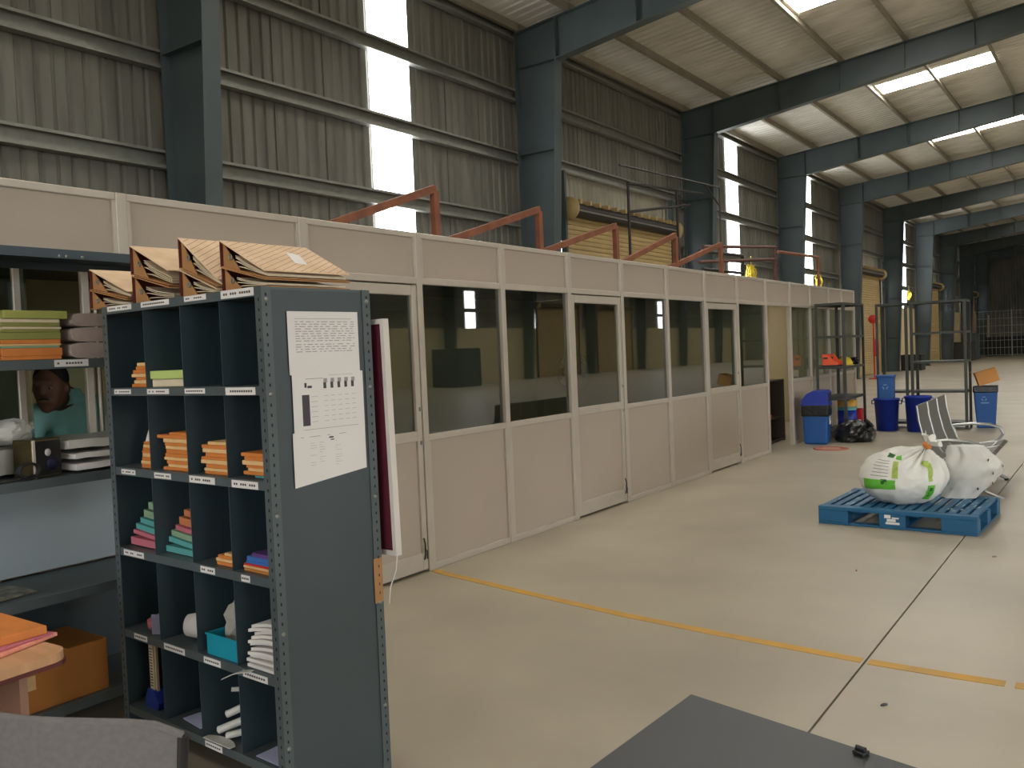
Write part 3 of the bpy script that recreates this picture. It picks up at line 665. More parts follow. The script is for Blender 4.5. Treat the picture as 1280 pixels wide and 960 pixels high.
# bottom row
g = thing('tape_gun', 'blue and white hand tool standing in the bottom row, first hole', 'tool', cl(.17, .06, ROWS[4]+.001), CA)
MB().prism([(-.05,0),(.05,0),(.055,.03),(.02,.08),(-.03,.085),(-.055,.04)], 'y', -.02, .03).build('base', m_blue, g)
bevel(MB().box(-.022,.012,-.012,.012,.08,.285).build('scale_bar', m_cream, g), .002)
q = MB(); 
for k in range(14): q.box(-.015,.004,-.0128,-.0121,.095+k*.0125,.1+k*.0125)
q = q.build('scale_marks', m_ink, g); q['kind'] = 'stuff'
MB().box(.016,.024,-.006,.006,.06,.285).build('guide_rod', m_cream, g)
MB().prism([(-.1,.285),(.03,.285),(.025,.31),(-.085,.308)], 'y', -.025, .025).build('head', m_blue, g)
o = MB().tube([(-.075,0,.03),(.075,.03,.03)], .03, 12).build('paper_roll', m_cream, None, cl(.115, .22, ROWS[4]+.001), CA); tag(o, 'cream paper roll lying behind the blue hand tool', 'paper roll')
o = MB().sheet(lambda a, b: (a*.16, b*.15, .008+.03*math.sin(a*1.7)*b), 6, 4, .004).build('folded_paper', m_lav, None, cl(.40,.05,ROWS[4]+.001), CA-.1); tag(o, 'folded lavender paper in the bottom row, second hole', 'paper')
def strip(pts, w, h, lab):
    o = MB(); o.tube([Vector(q) for q in pts], w, 8); o = o.build('foam_strip', m_wplast, None, cl(.735,.1,ROWS[4]+.003), CA); tag(o, lab, 'strip', 'white strips in the bottom row'); return o
LS = 'rounded white foam strip in the bottom row, third hole'
strip([(-.07,-.05,.018),(.02,.02,.06),(.1,.2,.13)], .016, 0, LS); strip([(-.055,-.02,.075),(.03,.06,.12),(.1,.22,.18)], .015, 0, LS)
strip([(.0,-.06,.016),(.06,.0,.03),(.11,.12,.08)], .014, 0, LS); strip([(.02,-.04,.2),(.07,.05,.185),(.11,.14,.17)], .009, 0, LS)
o = MB().sheet(lambda a, b: (a*.2, -.02+b*.05*(1-(2*a-1)**2*.5), .006+.01*a), 8, 3, .004).build('foam_flap', m_wplast, None, cl(.64,.015,ROWS[4]+.001), CA-.05); tag(o, 'curved white foam flap on the bottom shelf edge', 'foam')
o = MB().sheet(lambda a, b: (a*.15, b*.2, .005+.012*a*b), 4, 3, .003).build('loose_paper', m_lav, None, cl(.96,.02,ROWS[4]+.001), CA); tag(o, 'lavender sheet in the bottom row, last hole', 'paper')
# ------------------------------------------------------------------ pinboard behind the rack
pb = thing('pinboard', 'maroon felt pinboard with pale aluminium frame hung behind the pigeonhole rack', 'pinboard', cl(CW+.008, CD+.035, .80), (0, -.018, CA))
MB().box(-.85,.022,.006,.02,.02,.94).build('felt', m_felt, pb)
for a in ((.022,.042,0,.03,0,.96), (-.87,-.85,0,.03,0,.96), (-.85,.022,0,.03,.94,.96), (-.85,.022,0,.03,0,.02)): MB().box(*a).build('frame_bar', m_whitem, pb)
MB().tube([(.03,.015,.0),(.025,.01,-.06),(.0,-.004,-.13),(-.01,-.006,-.2)], .0025, 5).build('hanging_string', m_paper, pb)

for o in set(bpy.data.objects)-BEFORE:
    if o.parent is None: o.scale = (CS, CS, CS)      # the rack measures 1.106 x 0.483 m
# ------------------------------------------------------------------ slotted rack along the partition
RX0, RX1, RY0, RY1 = .09, .56, .55, 2.72
LV = [2.13, 1.655, 1.15, .65, .16]
rk = thing('slotted_rack', 'long grey slotted-angle rack against the office partition, full of papers', 'shelf', (0, 0, 0))
for x, dx in ((RX0, 1), (RX1, -1)):
    for y, dy in ((RY0, 1), (RY1, -1)): angle_post(rk, x, y, 0, LV[0], dx, dy, .035, slots=(x > .3 and y > 1))
for z in LV: tray(rk, RX0+.004, RX1-.0035, RY0+.004, RY1-.004, z, .04, m_racki if z > 2 else None)
MB().box(RX0+.004, RX0+.008, RY0+.01, RY1-.01, .66, 1.08).build('back_panel', m_bluew, rk)  # added sheet standing in for the pale partition panel behind the rack
MB().box(RX0+.004, RX0+.008, RY0+.01, RY1-.01, .02, .6).build('back_panel', m_racki, rk)
label_strip(rk, 'y', 1.9, 2.05, 1.622, 1.652, RX1-.0035, 1, 10); label_strip(rk, 'y', 1.45, 1.6, 1.622, 1.652, RX1-.0035, 1, 10)
for y, z in ((1.98,2.1),(1.95,2.1),(2.05,2.1)): MB().lathe([(.001,.004),(.006,.003),(.007,0)], 8).build('bolt', m_galv, rk, (RX1-.003, y, z), (0, math.pi/2, 0))
# books
def slab_obj(name, m, x0, x1, y0, y1, z0, h, lab, cat, group=None, rz=0):
    o = bevel(MB().box(-(x1-x0)/2, (x1-x0)/2, -(y1-y0)/2, (y1-y0)/2, 0, h).build(name, m, None, ((x0+x1)/2, (y0+y1)/2, z0), rz), min(.002, h*.2), 1); return tag(o, lab, cat, group)
z = LV[1]+.001
BK = [(m_or,.016,'bottom orange'),(m_or,.034,'thick orange'),(m_sage,.01,'thin grey-green'),(m_or2,.008,'thin pale orange'),(m_or,.018,'orange'),(m_ogreen,.03,'worn olive'),(m_ogreen,.014,'dull olive'),(m_cream,.01,'cream'),(m_ogreen,.018,'dark olive'),(m_cream,.016,'grey-cream'),(m_lgreen,.034,'large bright olive topmost')]
for k, (m, h, nm) in enumerate(BK):
    slab_obj('register_book', m if k < 10 else mat('bright_olive_cover', (158,164,84), .6), .22+rnd(-.01,.01), .535+(0 if k < 10 else .015), 1.70+rnd(-.006,.006), 1.945+rnd(-.006,.006)+(.02 if k == 10 else 0), z, h-.0004, nm+' book in the tall pile on the slotted rack', 'book', None, rnd(-.03,.03)); z += h
z = LV[1]+.001
for k, (m, h, nm) in enumerate([(m_or,.02,'orange'),(m_mar,.02,'maroon'),(m_or,.03,'deep orange'),(m_red,.016,'red'),(m_lgreen,.016,'pale green'),(m_bcover,.02,'blue'),(m_tealbox,.014,'turquoise'),(m_ogreen,.02,'olive')]):
    slab_obj('register_book', m, .24, .535, 1.4, 1.66+rnd(-.006,.006), z, h-.0004, nm+' book in the lower mixed pile at the cut-off end of the slotted rack', 'book'); z += h
z = LV[1]+.001
for k, (lab, h) in enumerate((('bottom grey paper bundle in the pile of three on the slotted rack', .07), ('middle grey paper bundle in the pile of three', .065), ('topmost grey paper bundle in the pile of three', .06))):
    def f(a, b, h=h, k=k):
        th = a*2*math.pi; c, s_ = math.cos(th), math.sin(th); r_ = 1+.05*noise.noise(Vector((c*2, s_*2, b*6+k*3)))
        return ((abs(c)**.5)*math.copysign(1, c)*h/2*r_*1.0, b*.3-.15, h/2+(abs(s_)**.6)*math.copysign(1, s_)*h/2*.98)
    mb = MB().grid(lambda a, b: (f(a, b)[1], f(a, b)[0]*2.6, f(a, b)[2]), 16, 8)
    mb.add([(f(i/16, 1)[1], f(i/16, 1)[0]*2.6, f(i/16, 1)[2]) for i in range(16)], [tuple(range(16))]); mb.add([(f(i/16, 0)[1], f(i/16, 0)[0]*2.6, f(i/16, 0)[2]) for i in range(16)], [tuple(range(16))])
    tag(mb.build('paper_bundle', m_cloth, None, (.39, 2.075, z), 0), lab, 'paper bundle'); z += h+.003
# middle shelf: polythene, gilt tin, paper packs
z = LV[2]+.001
t = thing('gift_tin', 'dark gilt tin box with pale edge strip on the slotted rack', 'tin', (.5, 1.875, z), .3)
bevel(MB().box(-.11, .0, -.075, .075, 0, .165).build('tin_body', m_tin, t), .004)
MB().box(.0005, .003, -.062, .07, .008, .155).build('front_print', m_blk, t); MB().box(.0, .004, -.075, -.064, .002, .163).build('edge_strip', m_whitem, t)
MB().lathe([(.001,.001),(.016,.001),(.016,0)], 14).build('round_mark', m_paper, t, (.0035, .0, .105), (0, math.pi/2, 0)); MB().lathe([(.001,.001),(.028,.001),(.028,0)], 16).build('round_mark', mat('dark_blue_print', (36,34,80), .6), t, (.0035, .02, .055), (0, math.pi/2, 0))
def ppack(x0, x1, y0, y1, z, h, lab, m, seed):
    def top(a, b): return (x0+(x1-x0)*a, y0+(y1-y0)*b, h+.008*noise.noise(Vector((a*3, b*3, seed))))
    mb = MB().sheet(lambda a, b: tuple(Vector(top(a, b))), 6, 6, h-.012)
    return tag(mb.build('paper_pack', m, None, (0, 0, z)), lab, 'paper pack')
ppack(.2,.53,1.985,2.3, z, .04, 'lowest white paper pack beside the gilt tin', m_paper, 1); ppack(.2,.525,1.985,2.29, z+.05, .035, 'second white paper pack beside the gilt tin', m_paper, 4)
ppack(.16,.5,1.97,2.3, z+.096, .05, 'wrapped polythene pack above the white paper packs', m_wplast, 9)
ppack(.13,.35,1.74,1.95, z, .12, 'grey wrapped pack behind the gilt tin', m_wplast, 12)
def crumple(name, loc, r, sc, seed, lab, m, amp=.55, n=(26,14)):
    def f(a, b):
        th, ph = a*2*math.pi, (b-.5)*math.pi; d = Vector((math.cos(ph)*math.cos(th), math.cos(ph)*math.sin(th), math.sin(ph)))
        q = 1+amp*(noise.noise(d*2.1+Vector((seed,0,0)))*.6+abs(noise.noise(d*4.7+Vector((0,seed,0))))*.5-.15)
        p_ = Vector((d.x*sc[0], d.y*sc[1], d.z*sc[2]))*r*q; return (p_.x, p_.y, max(p_.z+sc[2]*r*.8, 0))
    return tag(MB().grid(f, *n, False).build(name, m, None, loc), lab, 'bag')
crumple('polythene_bundle', (.4, 1.585, z), .135, (.8,1.0,.75), 2.2, 'crumpled white polythene bundle at the end of the middle rack shelf', m_wplast, .3)
crumple('polythene_bundle', (.25, 1.84, z+.135), .09, (.8,1.0,.7), 6.1, 'crumpled polythene sheet lying on the grey wrapped pack', m_wplast, .3)
cb = MB()
for k in range(5): cb.tube([(.0+.01*math.sin(k), .035*math.cos(a)*(1+.1*k), .04+.033*math.sin(a)) for a in [i*math.pi/6 for i in range(13)]], .004, 5)
cb.tube([(0,.03,.02),(.01,-.08,.008),(.0,-.16,.006)], .005, 5)
tag(cb.build('cable_coil', m_blk, None, (.535, 1.78, z-.002)), 'small black cable coil in front of the polythene bundle', 'cable')
tg = MB().sheet(lambda a, b: (a*.22, b*.3, .006+.004*math.sin(a*4)), 5, 2, .004).build('magazine', mat('dark_magazine_print', (70,72,66), .4, rgb2=(168,160,130), scale=22), None, (.26, 1.5, LV[3]+.004), .12); tag(tg, 'dark printed magazine lying on the lower rack shelf', 'magazine')
ct = thing('carton', 'orange-brown carton on the bottom rack shelf', 'carton', (.33, 1.88, LV[4]+.001), 0)
bevel(MB().box(-.16,.19,-.2,.2,0,.23).build('carton_body', m_cart, ct), .004); MB().box(-.16,.19,-.02,.02,.2305,.232).build('tape', m_kraft, ct)
MB().box(.1905,.192,-.17,-.12,.1,.16).build('carton_label', m_or2, ct)
# ------------------------------------------------------------------ desk with files, chair, table
dk = thing('desk', 'wood laminate desk with rounded corner beside the slotted rack', 'desk', (1.655, 1.345, 0), .06)
mb = MB(); R_ = .06; prof = [(-.8,-1.3),(0,-1.3)]+[(-R_+R_*math.cos(a), -R_+R_*math.sin(a)) for a in [i*math.pi/12 for i in range(7)]]+[(-.8,0)]
mb.prism(prof, 'z', .722, .75); mb.build('desk_top', m_desk, dk)
MB().prism([(-.8,-1.3),(-.001,-1.3),(-.001,-.03),(-.03,-.001),(-.8,-.001)], 'z', .708, .7215).build('edge_band', m_mar, dk)
MB().box(-.78,-.1,-.11,-.085,0,.708).build('end_panel', m_deskb, dk); MB().box(-.78,-.76,-1.25,-.112,.1,.708).build('modesty_panel', m_deskb, dk)
MB().box(-.78,-.1,-1.25,-1.225,0,.708).build('end_panel', m_deskb, dk)
z = .751
for nm, m, h, dx, rz in (('bottom pink striped', mat('pink_stripe_paper', (226,130,110), .6, rgb2=(238,170,150), scale=30, stretch=(1,14,1)), .012, 0, .25), ('middle pink', m_pink, .008, -.01, .1), ('top orange', m_or, .026, -.03, -.05)):
    o = bevel(MB().box(-.15,.15,-.12,.12,0,h-.0004).build('paper_file', m, None, (1.38+dx, 1.23, z), rz+.06), .002, 1); tag(o, nm+' file on the desk corner', 'file'); z += h
tag(MB().box(-.05,.05,-.035,.035,0,.0006).build('paper_note', m_paper, None, (1.33, 1.22, z), .3), 'white note on the orange file on the desk', 'paper')
ch = thing('mesh_chair', 'office chair with curved grey mesh back seen from behind', 'chair', (2.53, 0.995, 0), math.radians(19))
def cbk(a, b, o=0):
    x = (a-.5)*.56; return (x*(1-.12*(1-b)), -.16-.10*(1-(2*a-1)**2)+o, 0.5+b*.452-.03*(abs(2*a-1)**2.6)*b-.02*abs(2*a-1)**14*b)
mb = MB(); mb.grid(lambda a, b: cbk(a, b), 14, 8); mb.grid(lambda a, b: cbk(1-a, b, .018), 14, 8)
for g in (lambda a: (a, 0), lambda a: (a, 1), lambda a: (0, a), lambda a: (1, a)): mb.add([q for i in range(15) for q in (cbk(*g(i/14)), cbk(*g(i/14), .018))], [(2*i, 2*i+1, 2*i+3, 2*i+2) for i in range(14)])
mb.build('mesh_back', m_mesh, ch)
MB().tube([cbk(i/14, 1, .009) for i in range(15)], .009, 8).build('back_rim', m_mesh, ch)
MB().tube([cbk(1, i/8, .009) for i in range(9)], .012, 8).build('back_rim', m_blk, ch); MB().tube([cbk(0, i/8, .009) for i in range(9)], .012, 8).build('back_rim', m_blk, ch)
bevel(MB().box(-.24,.24,-.14,.34,.43,.5).build('seat', m_blk, ch), .03, 3)
MB().tube([(0,.1,.08),(0,.1,.43)], .03, 12).build('gas_column', m_blk, ch); MB().tube([(0,-.14,.46),(0,-.25,.5),(0,-.27,.62)], .02, 8).build('back_support', m_blk, ch)
for k in range(5):
    a = k*2*math.pi/5; leg = MB().tube([(0,.1,.1),(.28*math.cos(a),.1+.28*math.sin(a),.06)], [.028,.018], 8).build('base_leg', m_blk, ch)
    MB().tube([(.28*math.cos(a)-.02,.1+.28*math.sin(a),.025),(.28*math.cos(a)+.02,.1+.28*math.sin(a),.025)], .025, 10).build('castor', m_blk, leg)
tb = thing('side_table', 'charcoal topped table with thin black edge and cable clip', 'table', (3.43, 1.945, 0), math.radians(-13))
TP = lambda x, y: (x-.18*y, y)
bevel(MB().prism([TP(0,-.72), TP(1.1,-.72), TP(1.1,0), TP(0,0)], 'z', .728, .75).build('table_top', m_table, tb), .003); MB().prism([TP(-.004,-.724), TP(1.104,-.724), TP(1.104,.004), TP(-.004,.004)], 'z', .722, .7275).build('edge_strip', m_blk, tb)
for x in (.17, 1.02):
    for y in (-.62, -.06): MB().box(x-.02, x+.02, y-.02, y+.02, 0, .722).build('leg', m_blk, tb)
for a in ((.18,1.0,-.07,-.05), (.18,1.0,-.63,-.61)): MB().box(*a, .68, .722).build('apron', m_blk, tb)
c = thing('cable_clip', 'small black clip lying at the edge of the charcoal table', 'clip', (3.857, 1.822, .751), -.3)
bevel(MB().box(-.013,.013,-.012,.012,0,.008).build('clip_base', m_blk, c), .002); MB().tube([(-.01,0,.011),(.01,0,.011)], .006, 8).build('clip_arm', m_blk, c)
# ------------------------------------------------------------------ man leaning at the office window
def remeshed(name, m, shapes, vox, parent=None, loc=(0,0,0), smooth=6):
    """union of ellipsoids and tapered capsules fused into one continuous skin"""
    mb = MB()
    for s_ in shapes:
        if s_[0] == 'e':
            _, c, r, e = s_; from mathutils import Euler
            Rm = Euler(e).to_matrix(); n, k = 18, 12
            v = [Vector(c)+Rm@Vector((math.cos(p)*math.cos(t)*r[0], math.cos(p)*math.sin(t)*r[1], math.sin(p)*r[2])) for p in [(-.5+j/k)*math.pi for j in range(k+1)] for t in [i*2*math.pi/n for i in range(n)]]
            mb.add(v, [(j*n+i, j*n+(i+1) % n, (j+1)*n+(i+1) % n, (j+1)*n+i) for j in range(k) for i in range(n)], True)
        else:
            _, pts, rad = s_; mb.tube(pts, rad, 14)
            for q, r in zip(pts, rad): mb.lathe([(r*math.cos(p), r*math.sin(p)) for p in [(-.5+j/8)*math.pi for j in range(9)]], 12, q)
    o = mb.build(name, m, parent, loc)
    r = o.modifiers.new('remesh', 'REMESH'); r.mode = 'VOXEL'; r.voxel_size = vox; r.use_smooth_shade = True
    if smooth: q = o.modifiers.new('smooth', 'SMOOTH'); q.iterations = smooth; q.factor = .5
    return o
# local frame: origin on the floor inside the office, +x is towards the hall
P = thing('person', 'man in a sea-green collared shirt leaning at the open office window', 'person', (-.48, 2.475, 0))
hd = Vector((.31, -.235, 1.525)); fd = Vector((.66, -.74, -.14)).normalized(); rd = Vector((fd.y, -fd.x, 0)).normalized(); ud = rd.cross(fd)
hp = lambda f, r, u: tuple(hd+fd*f+rd*r+ud*u)
ez = math.atan2(fd.y, fd.x)
nk = Vector((.2, -.11, 1.445)); pel = Vector((-.06, .0, .93)); che = Vector((.08, .0, 1.24))
shl, shr = Vector((.11, .17, 1.39)), Vector((.15, -.25, 1.36))
ell, elr = Vector((.06, .3, 1.14)), Vector((.14, -.33, 1.1)); hal, har = Vector((.2, .2, .98)), Vector((.2, -.12, 1.0))
body = [('e', tuple(hd), (.098,.078,.118), (0,0,ez)), ('e', hp(.03,0,-.06), (.066,.058,.062), (0,0,ez)), ('e', hp(.1,0,-.012), (.02,.014,.02), (0,0,ez)), ('t', [hp(.085,0,.035), hp(.108,0,-.012)], [.01,.015]),
        ('t', [hp(.082,.03,.035), hp(.082,-.03,.035)], [.016,.016]), ('t', [hp(.088,.02,-.06), hp(.088,-.02,-.06)], [.011,.011]), ('e', hp(.07,0,-.1), (.025,.03,.022), (0,0,ez)),
        ('e', hp(-.01,.08,-.01), (.022,.012,.034), (0,0,ez)), ('e', hp(-.01,-.08,-.01), (.022,.012,.034), (0,0,ez)),
        ('t', [tuple(hd+Vector((-.02,.02,-.06))), tuple(nk)], [.055,.062]), ('t', [tuple(nk), tuple(che), tuple(pel)], [.085,.13,.125]), ('t', [tuple(shl), tuple(nk+Vector((-.02,.02,-.04))), tuple(shr)], [.055,.07,.055]),
        ('t', [tuple(shl), tuple(ell), tuple(hal)], [.05,.04,.028]), ('t', [tuple(shr), tuple(elr), tuple(har)], [.05,.04,.028])]
for s_, hip in ((1, .09), (-1, -.09)): body.append(('t', [(pel.x, hip, .9), (pel.x+.02, hip*1.1, .48), (pel.x-.02, hip*1.1, .08)], [.085,.055,.042])); body.append(('t', [(pel.x-.04, hip*1.1, .045), (pel.x+.16, hip*1.2, .04)], [.042,.038]))
for h_, e_, sg in ((hal, ell, 1), (har, elr, -1)):
    d = (h_-e_).normalized(); sd = d.cross(Vector((0,0,1))).normalized(); pm = h_+d*.06; body.append(('t', [tuple(h_), tuple(pm)], [.026,.03]))
    for k, ln in enumerate((.06, .075, .08, .07)):
        o = pm+sd*(k-1.5)*.019; body.append(('t', [tuple(o), tuple(o+d*ln*.55), tuple(o+d*ln-Vector((0,0,.018)))], [.0095,.009,.008]))
    th = h_+d*.02; body.append(('t', [tuple(th), tuple(th-sd*.035+d*.03), tuple(th-sd*.04+d*.06)], [.011,.01,.009]))
remeshed('body', m_skin, body, .0075, P)
remeshed('hair', m_hair, [('e', hp(-.022,0,.04), (.092,.084,.094), (0,0,ez)), ('e', hp(-.055,0,-.01), (.055,.07,.08), (0,0,ez))], .01, P)
for r in (.032, -.032):
    e = MB().lathe([(.0085*math.cos(p), .0085*math.sin(p)) for p in [(-.5+j/6)*math.pi for j in range(7)]], 10).build('eye', mat('eye_white', (150,138,126), .4), P, hp(.083, r, .008))
    MB().lathe([(.0055*math.cos(p), .0055*math.sin(p)) for p in [(-.5+j/6)*math.pi for j in range(7)]], 8).build('iris', m_hair, e, tuple(fd*.0055))
remeshed('moustache', m_hair, [('t', [hp(.096,.02,-.046), hp(.104,0,-.04), hp(.096,-.02,-.046)], [.005,.006,.005])], .003, P, smooth=1)
sh = remeshed('shirt', m_shirt, [('t', [tuple(nk+Vector((-.015,.01,-.035))), tuple(che), tuple(pel+Vector((0,0,-.04)))], [.1,.152,.15]), ('e', tuple(che+Vector((.0,0,.02))), (.14,.205,.15), (0,0,-.35)), ('t', [tuple(shl), tuple(nk+Vector((-.03,.02,-.045))), tuple(shr)], [.075,.09,.075]),
    ('t', [tuple(shl), tuple(shl.lerp(ell, .85))], [.072,.07]), ('t', [tuple(shr), tuple(shr.lerp(elr, .85))], [.072,.07])], .011, P, smooth=4)
cc = nk+Vector((.0,.0,.03)); cr = MB()
for s_ in (1, -1):
    cr.sheet(lambda a, b, s_=s_: tuple(cc+Vector((math.cos(a*2.5+.45)*fd.x, math.cos(a*2.5+.45)*fd.y, 0))*(.075+.03*b)+rd*s_*math.sin(a*2.5+.45)*(.075+.03*b)+Vector((0,0,.035-.045*b-.035*(1-a)*b))), 10, 3, .004)
cr.build('collar', m_shirt, sh)
remeshed('trousers', m_trou, [('t', [tuple(pel+Vector((0,0,.03))), tuple(pel+Vector((0,0,-.08)))], [.148,.15])]+[('t', [(pel.x, h_, .88), (pel.x+.02, h_*1.1, .48), (pel.x-.02, h_*1.1, .1)], [.11,.085,.072]) for h_ in (.085, -.085)], .012, P, smooth=4)
for h_ in (.1, -.1): bevel(MB().box(pel.x-.1, pel.x+.19, h_*1.05-.05, h_*1.05+.05, 0, .085).build('shoe', m_blk, P), .03, 3)
# ------------------------------------------------------------------ blue plastic pallet
pd = thing('plastic_pallet', 'blue plastic pallet on the floor with white marks on its middle block', 'pallet', (2.06, 7.71, 0), math.radians(-2.4))
PW, PD_, PH = 1.25, 1.05, .155
def slat_p(n, x0, x1, y0, y1, z0, z1): return bevel(MB().box(x0, x1, y0, y1, z0, z1).build(n, m_pallet, pd), .004, 1)
for k in range(15): x = .012+k*(PW-.024-.058)/14; slat_p('deck_slat', x, x+.058, .102, PD_-.102, PH-.022, PH)
for y in (0, PD_/2-.05, PD_-.1): slat_p('deck_rail', 0, PW, y+.001, y+.099, PH-.034, PH-.0225 if 0 < y < .9 else PH)
for x0, x1 in ((0, .25), (.505, .715), (.985, PW)):
    for y in (0, PD_/2-.07, PD_-.14): slat_p('block', x0, x1, y+.002, y+.138, .018, PH-.0345)
    slat_p('runner', x0, x1, 0, PD_, 0, .0175)
for y in (.004, PD_-.104): slat_p('skid_board', .2505, .5045, y, y+.1, 0, .0175); slat_p('skid_board', .7155, .9845, y, y+.1, 0, .0175)
mk = MB()
for a in ((.55,.60,.09,.118), (.57,.64,.062,.085), (.61,.665,.088,.1), (.56,.67,.04,.058)): mk.box(a[0], a[1], .0005, .0015, a[2], a[3])
q = mk.build('stencil_mark', m_paper, pd); q['kind'] = 'stuff'
sc_ = MB()
for k in range(60):
    x, y = rnd(.03, PW-.05), rnd(.13, PD_-.13); 
    if .3 < x < .95: continue
    sc_.box(x, x+rnd(.008,.02), y, y+rnd(.02,.1), PH+.0002, PH+.0008)
q = sc_.build('scuff_marks', mat('pale_scuff', (150,176,190), .8), pd); q['kind'] = 'stuff'
# ------------------------------------------------------------------ sacks
m_sack = mat('white_sack', (226,224,216), .42, var=.06, scale=5, bump=.35, bscale=22)
m_green = mat('green_sack_print', (104,190,60), .5, var=.2, scale=14)
m_greend = mat('dark_green_sack_print', (40,96,44), .5)
SN = Vector((.52, -.3, .8)).normalized(); SE1 = SN.orthogonal().normalized(); SE2 = SN.cross(SE1)
def sackdir(d, off=0.):
    d = d.normalized(); ph = math.acos(max(-1, min(1, d.dot(SN)))); th = math.atan2(d.dot(SE2), d.dot(SE1))
    r = 1/math.sqrt((d.x/.42)**2+(d.y/.33)**2+(d.z/.285)**2)
    g = math.exp(-((ph-.35)/.6)**2)
    r *= 1+.085*g*math.sin(th*13+2.5*math.sin(th*2)+ph*1.5)+.05*noise.noise(d*2.2+Vector((3,1,0)))+.035*noise.noise(d*6)+.02*abs(noise.noise(d*12))
    if ph < .45: r *= 1+.13*(1-ph/.45)**2
    q = d*(r+off)+Vector((0,0,.255)); q.z = max(q.z, 0); return q
def sackpt(a, b):
    ph = .09+(math.pi-.09)*(1-b); th = a*2*math.pi
    return tuple(sackdir(SN*math.cos(ph)+(SE1*math.cos(th)+SE2*math.sin(th))*math.sin(ph)))
sk = thing('tied_sack', 'big white woven sack with green print, tied at the neck, on the blue pallet', 'sack', (2.67, 8.15, PH+.001), .5); sk.scale = (.85, .85, .88)
mb = MB().grid(sackpt, 130, 44); mb.build('sack_body', m_sack, sk)
tp_ = sackdir(SN); qn = SN.to_track_quat('Z', 'Y').to_euler()
MB().lathe([(.03,-.012),(.048,.008),(.044,.03),(.03,.045)], 14).build('neck_tie', m_or, sk, tuple(tp_), tuple(qn))
def frill(a, b):
    th = a*2*math.pi; r = .028+.07*b+.02*b*math.sin(th*7); return (r*math.cos(th), r*math.sin(th), .035+.07*b+.02*b*math.sin(th*5+1))
MB().grid(frill, 60, 6).build('gathered_mouth', m_sack, sk, tuple(tp_), tuple(qn))
def printp(name, a0, a1, e0, e1, m, n=12):      # azimuth and elevation in degrees, measured from the side with the main print
    def f(u, v):
        az = math.radians(-107+a0+(a1-a0)*u); el = math.radians(e0+(e1-e0)*v); return tuple(sackdir(Vector((math.cos(el)*math.cos(az), math.cos(el)*math.sin(az), math.sin(el))), .003))
    q = MB().grid(f, n, 8); o = q.build(name, m, sk); o['kind'] = 'stuff'
m_yg = mat('yellow_green_print', (176,200,90), .5, var=.3, scale=30)
printp('print_band', -62, -12, -14, 1, m_green); printp('print_mark', -34, -25, -6, 2, m_greend)
printp('print_band', -18, -8, 4, 34, m_yg); printp('print_leaf', -36, -20, 42, 52, m_greend); printp('print_leaf', -14, -2, 38, 50, m_green)
printp('print_panel', 40, 56, -36, -8, m_green); printp('print_mark', 44, 51, -30, -12, m_greend); printp('print_panel', 42, 52, -2, 36, m_yg)
for k in range(6): printp('print_line', -50, -24, 6+k*5.2, 7.2+k*5.2, m_inkl, 8)
def s2(a, b):
    th = a*2*math.pi; c, s_ = math.cos(th), math.sin(th); H_ = .46; z = H_*b
    r = .19*(1-.25*math.cos(b*5.5))*(1-.1*b); q = 1+.2*noise.noise(Vector((c*2, s_*2, b*4+9)))+.12*abs(noise.noise(Vector((c*5, s_*5, b*8))))+.06*math.sin(th*9)*b
    x = c*r*q+.12*math.sin(b*2.6)-.0; return (x, s_*r*.62*q, z if b < 1 else H_)
w2 = thing('plastic_sheet', 'loose white plastic sack with eyelets slumped behind the tied sack', 'sack', (3.05, 8.56, PH+.001), .3)
mb = MB().grid(s2, 60, 22); mb.add([s2(i/60, 1) for i in range(60)], [tuple(range(60))]); mb.add([s2(i/60, 0) for i in range(60)], [tuple(range(60))]); mb.build('sack_body', m_wplast, w2)
for a, b in ((.83,.75),(.86,.5),(.9,.3),(.82,.2),(.95,.62)):
    q = Vector(s2(a, b)); n = (q-Vector((q.x*.2, 0, q.z))).normalized(); o = MB().lathe([(.001,.003),(.012,.003),(.014,0)], 10).build('eyelet', m_blk, w2, tuple(q+n*.001)); o.rotation_euler = n.to_track_quat('Z', 'Y').to_euler()
MB().tube([(.2,-.05,.06),(.27,-.1,.035),(.33,-.13,.012)], .008, 6).build('draw_cord', m_wplast, w2)
# ------------------------------------------------------------------ steel waiting bench
be = thing('waiting_bench', 'three-seat perforated steel waiting bench with chrome armrests', 'bench', (2.95, 9.25, 0), math.radians(1))
SEATP = [(-.36,.92),(-.345,.78),(-.3,.58),(-.25,.44),(-.22,.395),(-.16,.372),(0,.372),(.16,.392),(.235,.412),(.265,.395)]
for k in range(3):
    y0 = k*.6+.012; y1 = y0+.576; n = len(SEATP)
    t_ = .012; nor = []
    for i in range(n):
        a, b = Vector(SEATP[max(i-1, 0)]), Vector(SEATP[min(i+1, n-1)]); d = (b-a).normalized(); nor.append(Vector((-d.y, d.x)))
    prof = SEATP+[(SEATP[i][0]-nor[i].x*t_, SEATP[i][1]-nor[i].y*t_) for i in range(n-1, -1, -1)]
    mb = MB(); v = [(q[0], y, q[1]) for y in (y0, y1) for q in prof]; m_ = len(prof)
    mb.add(v, [(i, (i+1) % m_, m_+(i+1) % m_, m_+i) for i in range(m_)]+[(i, i+1, m_-2-i, m_-1-i) for i in range(n-1)]+[(m_+i, m_+m_-1-i, m_+m_-2-i, m_+i+1) for i in range(n-1)])
    s_ = mb.build('seat_shell', m_perf, be)
    for y in (y0, y1): MB().tube([(q[0], y, q[1]-.004) for q in SEATP], .009, 6).build('edge_tube', m_chrome, s_)
    for i in (5, 6, 7): MB().box(SEATP[i][0]-.006, SEATP[i][0]+.006, y0+.01, y1-.01, SEATP[i][1]+.0005, SEATP[i][1]+.004).build('seat_rib', m_chrome, s_)
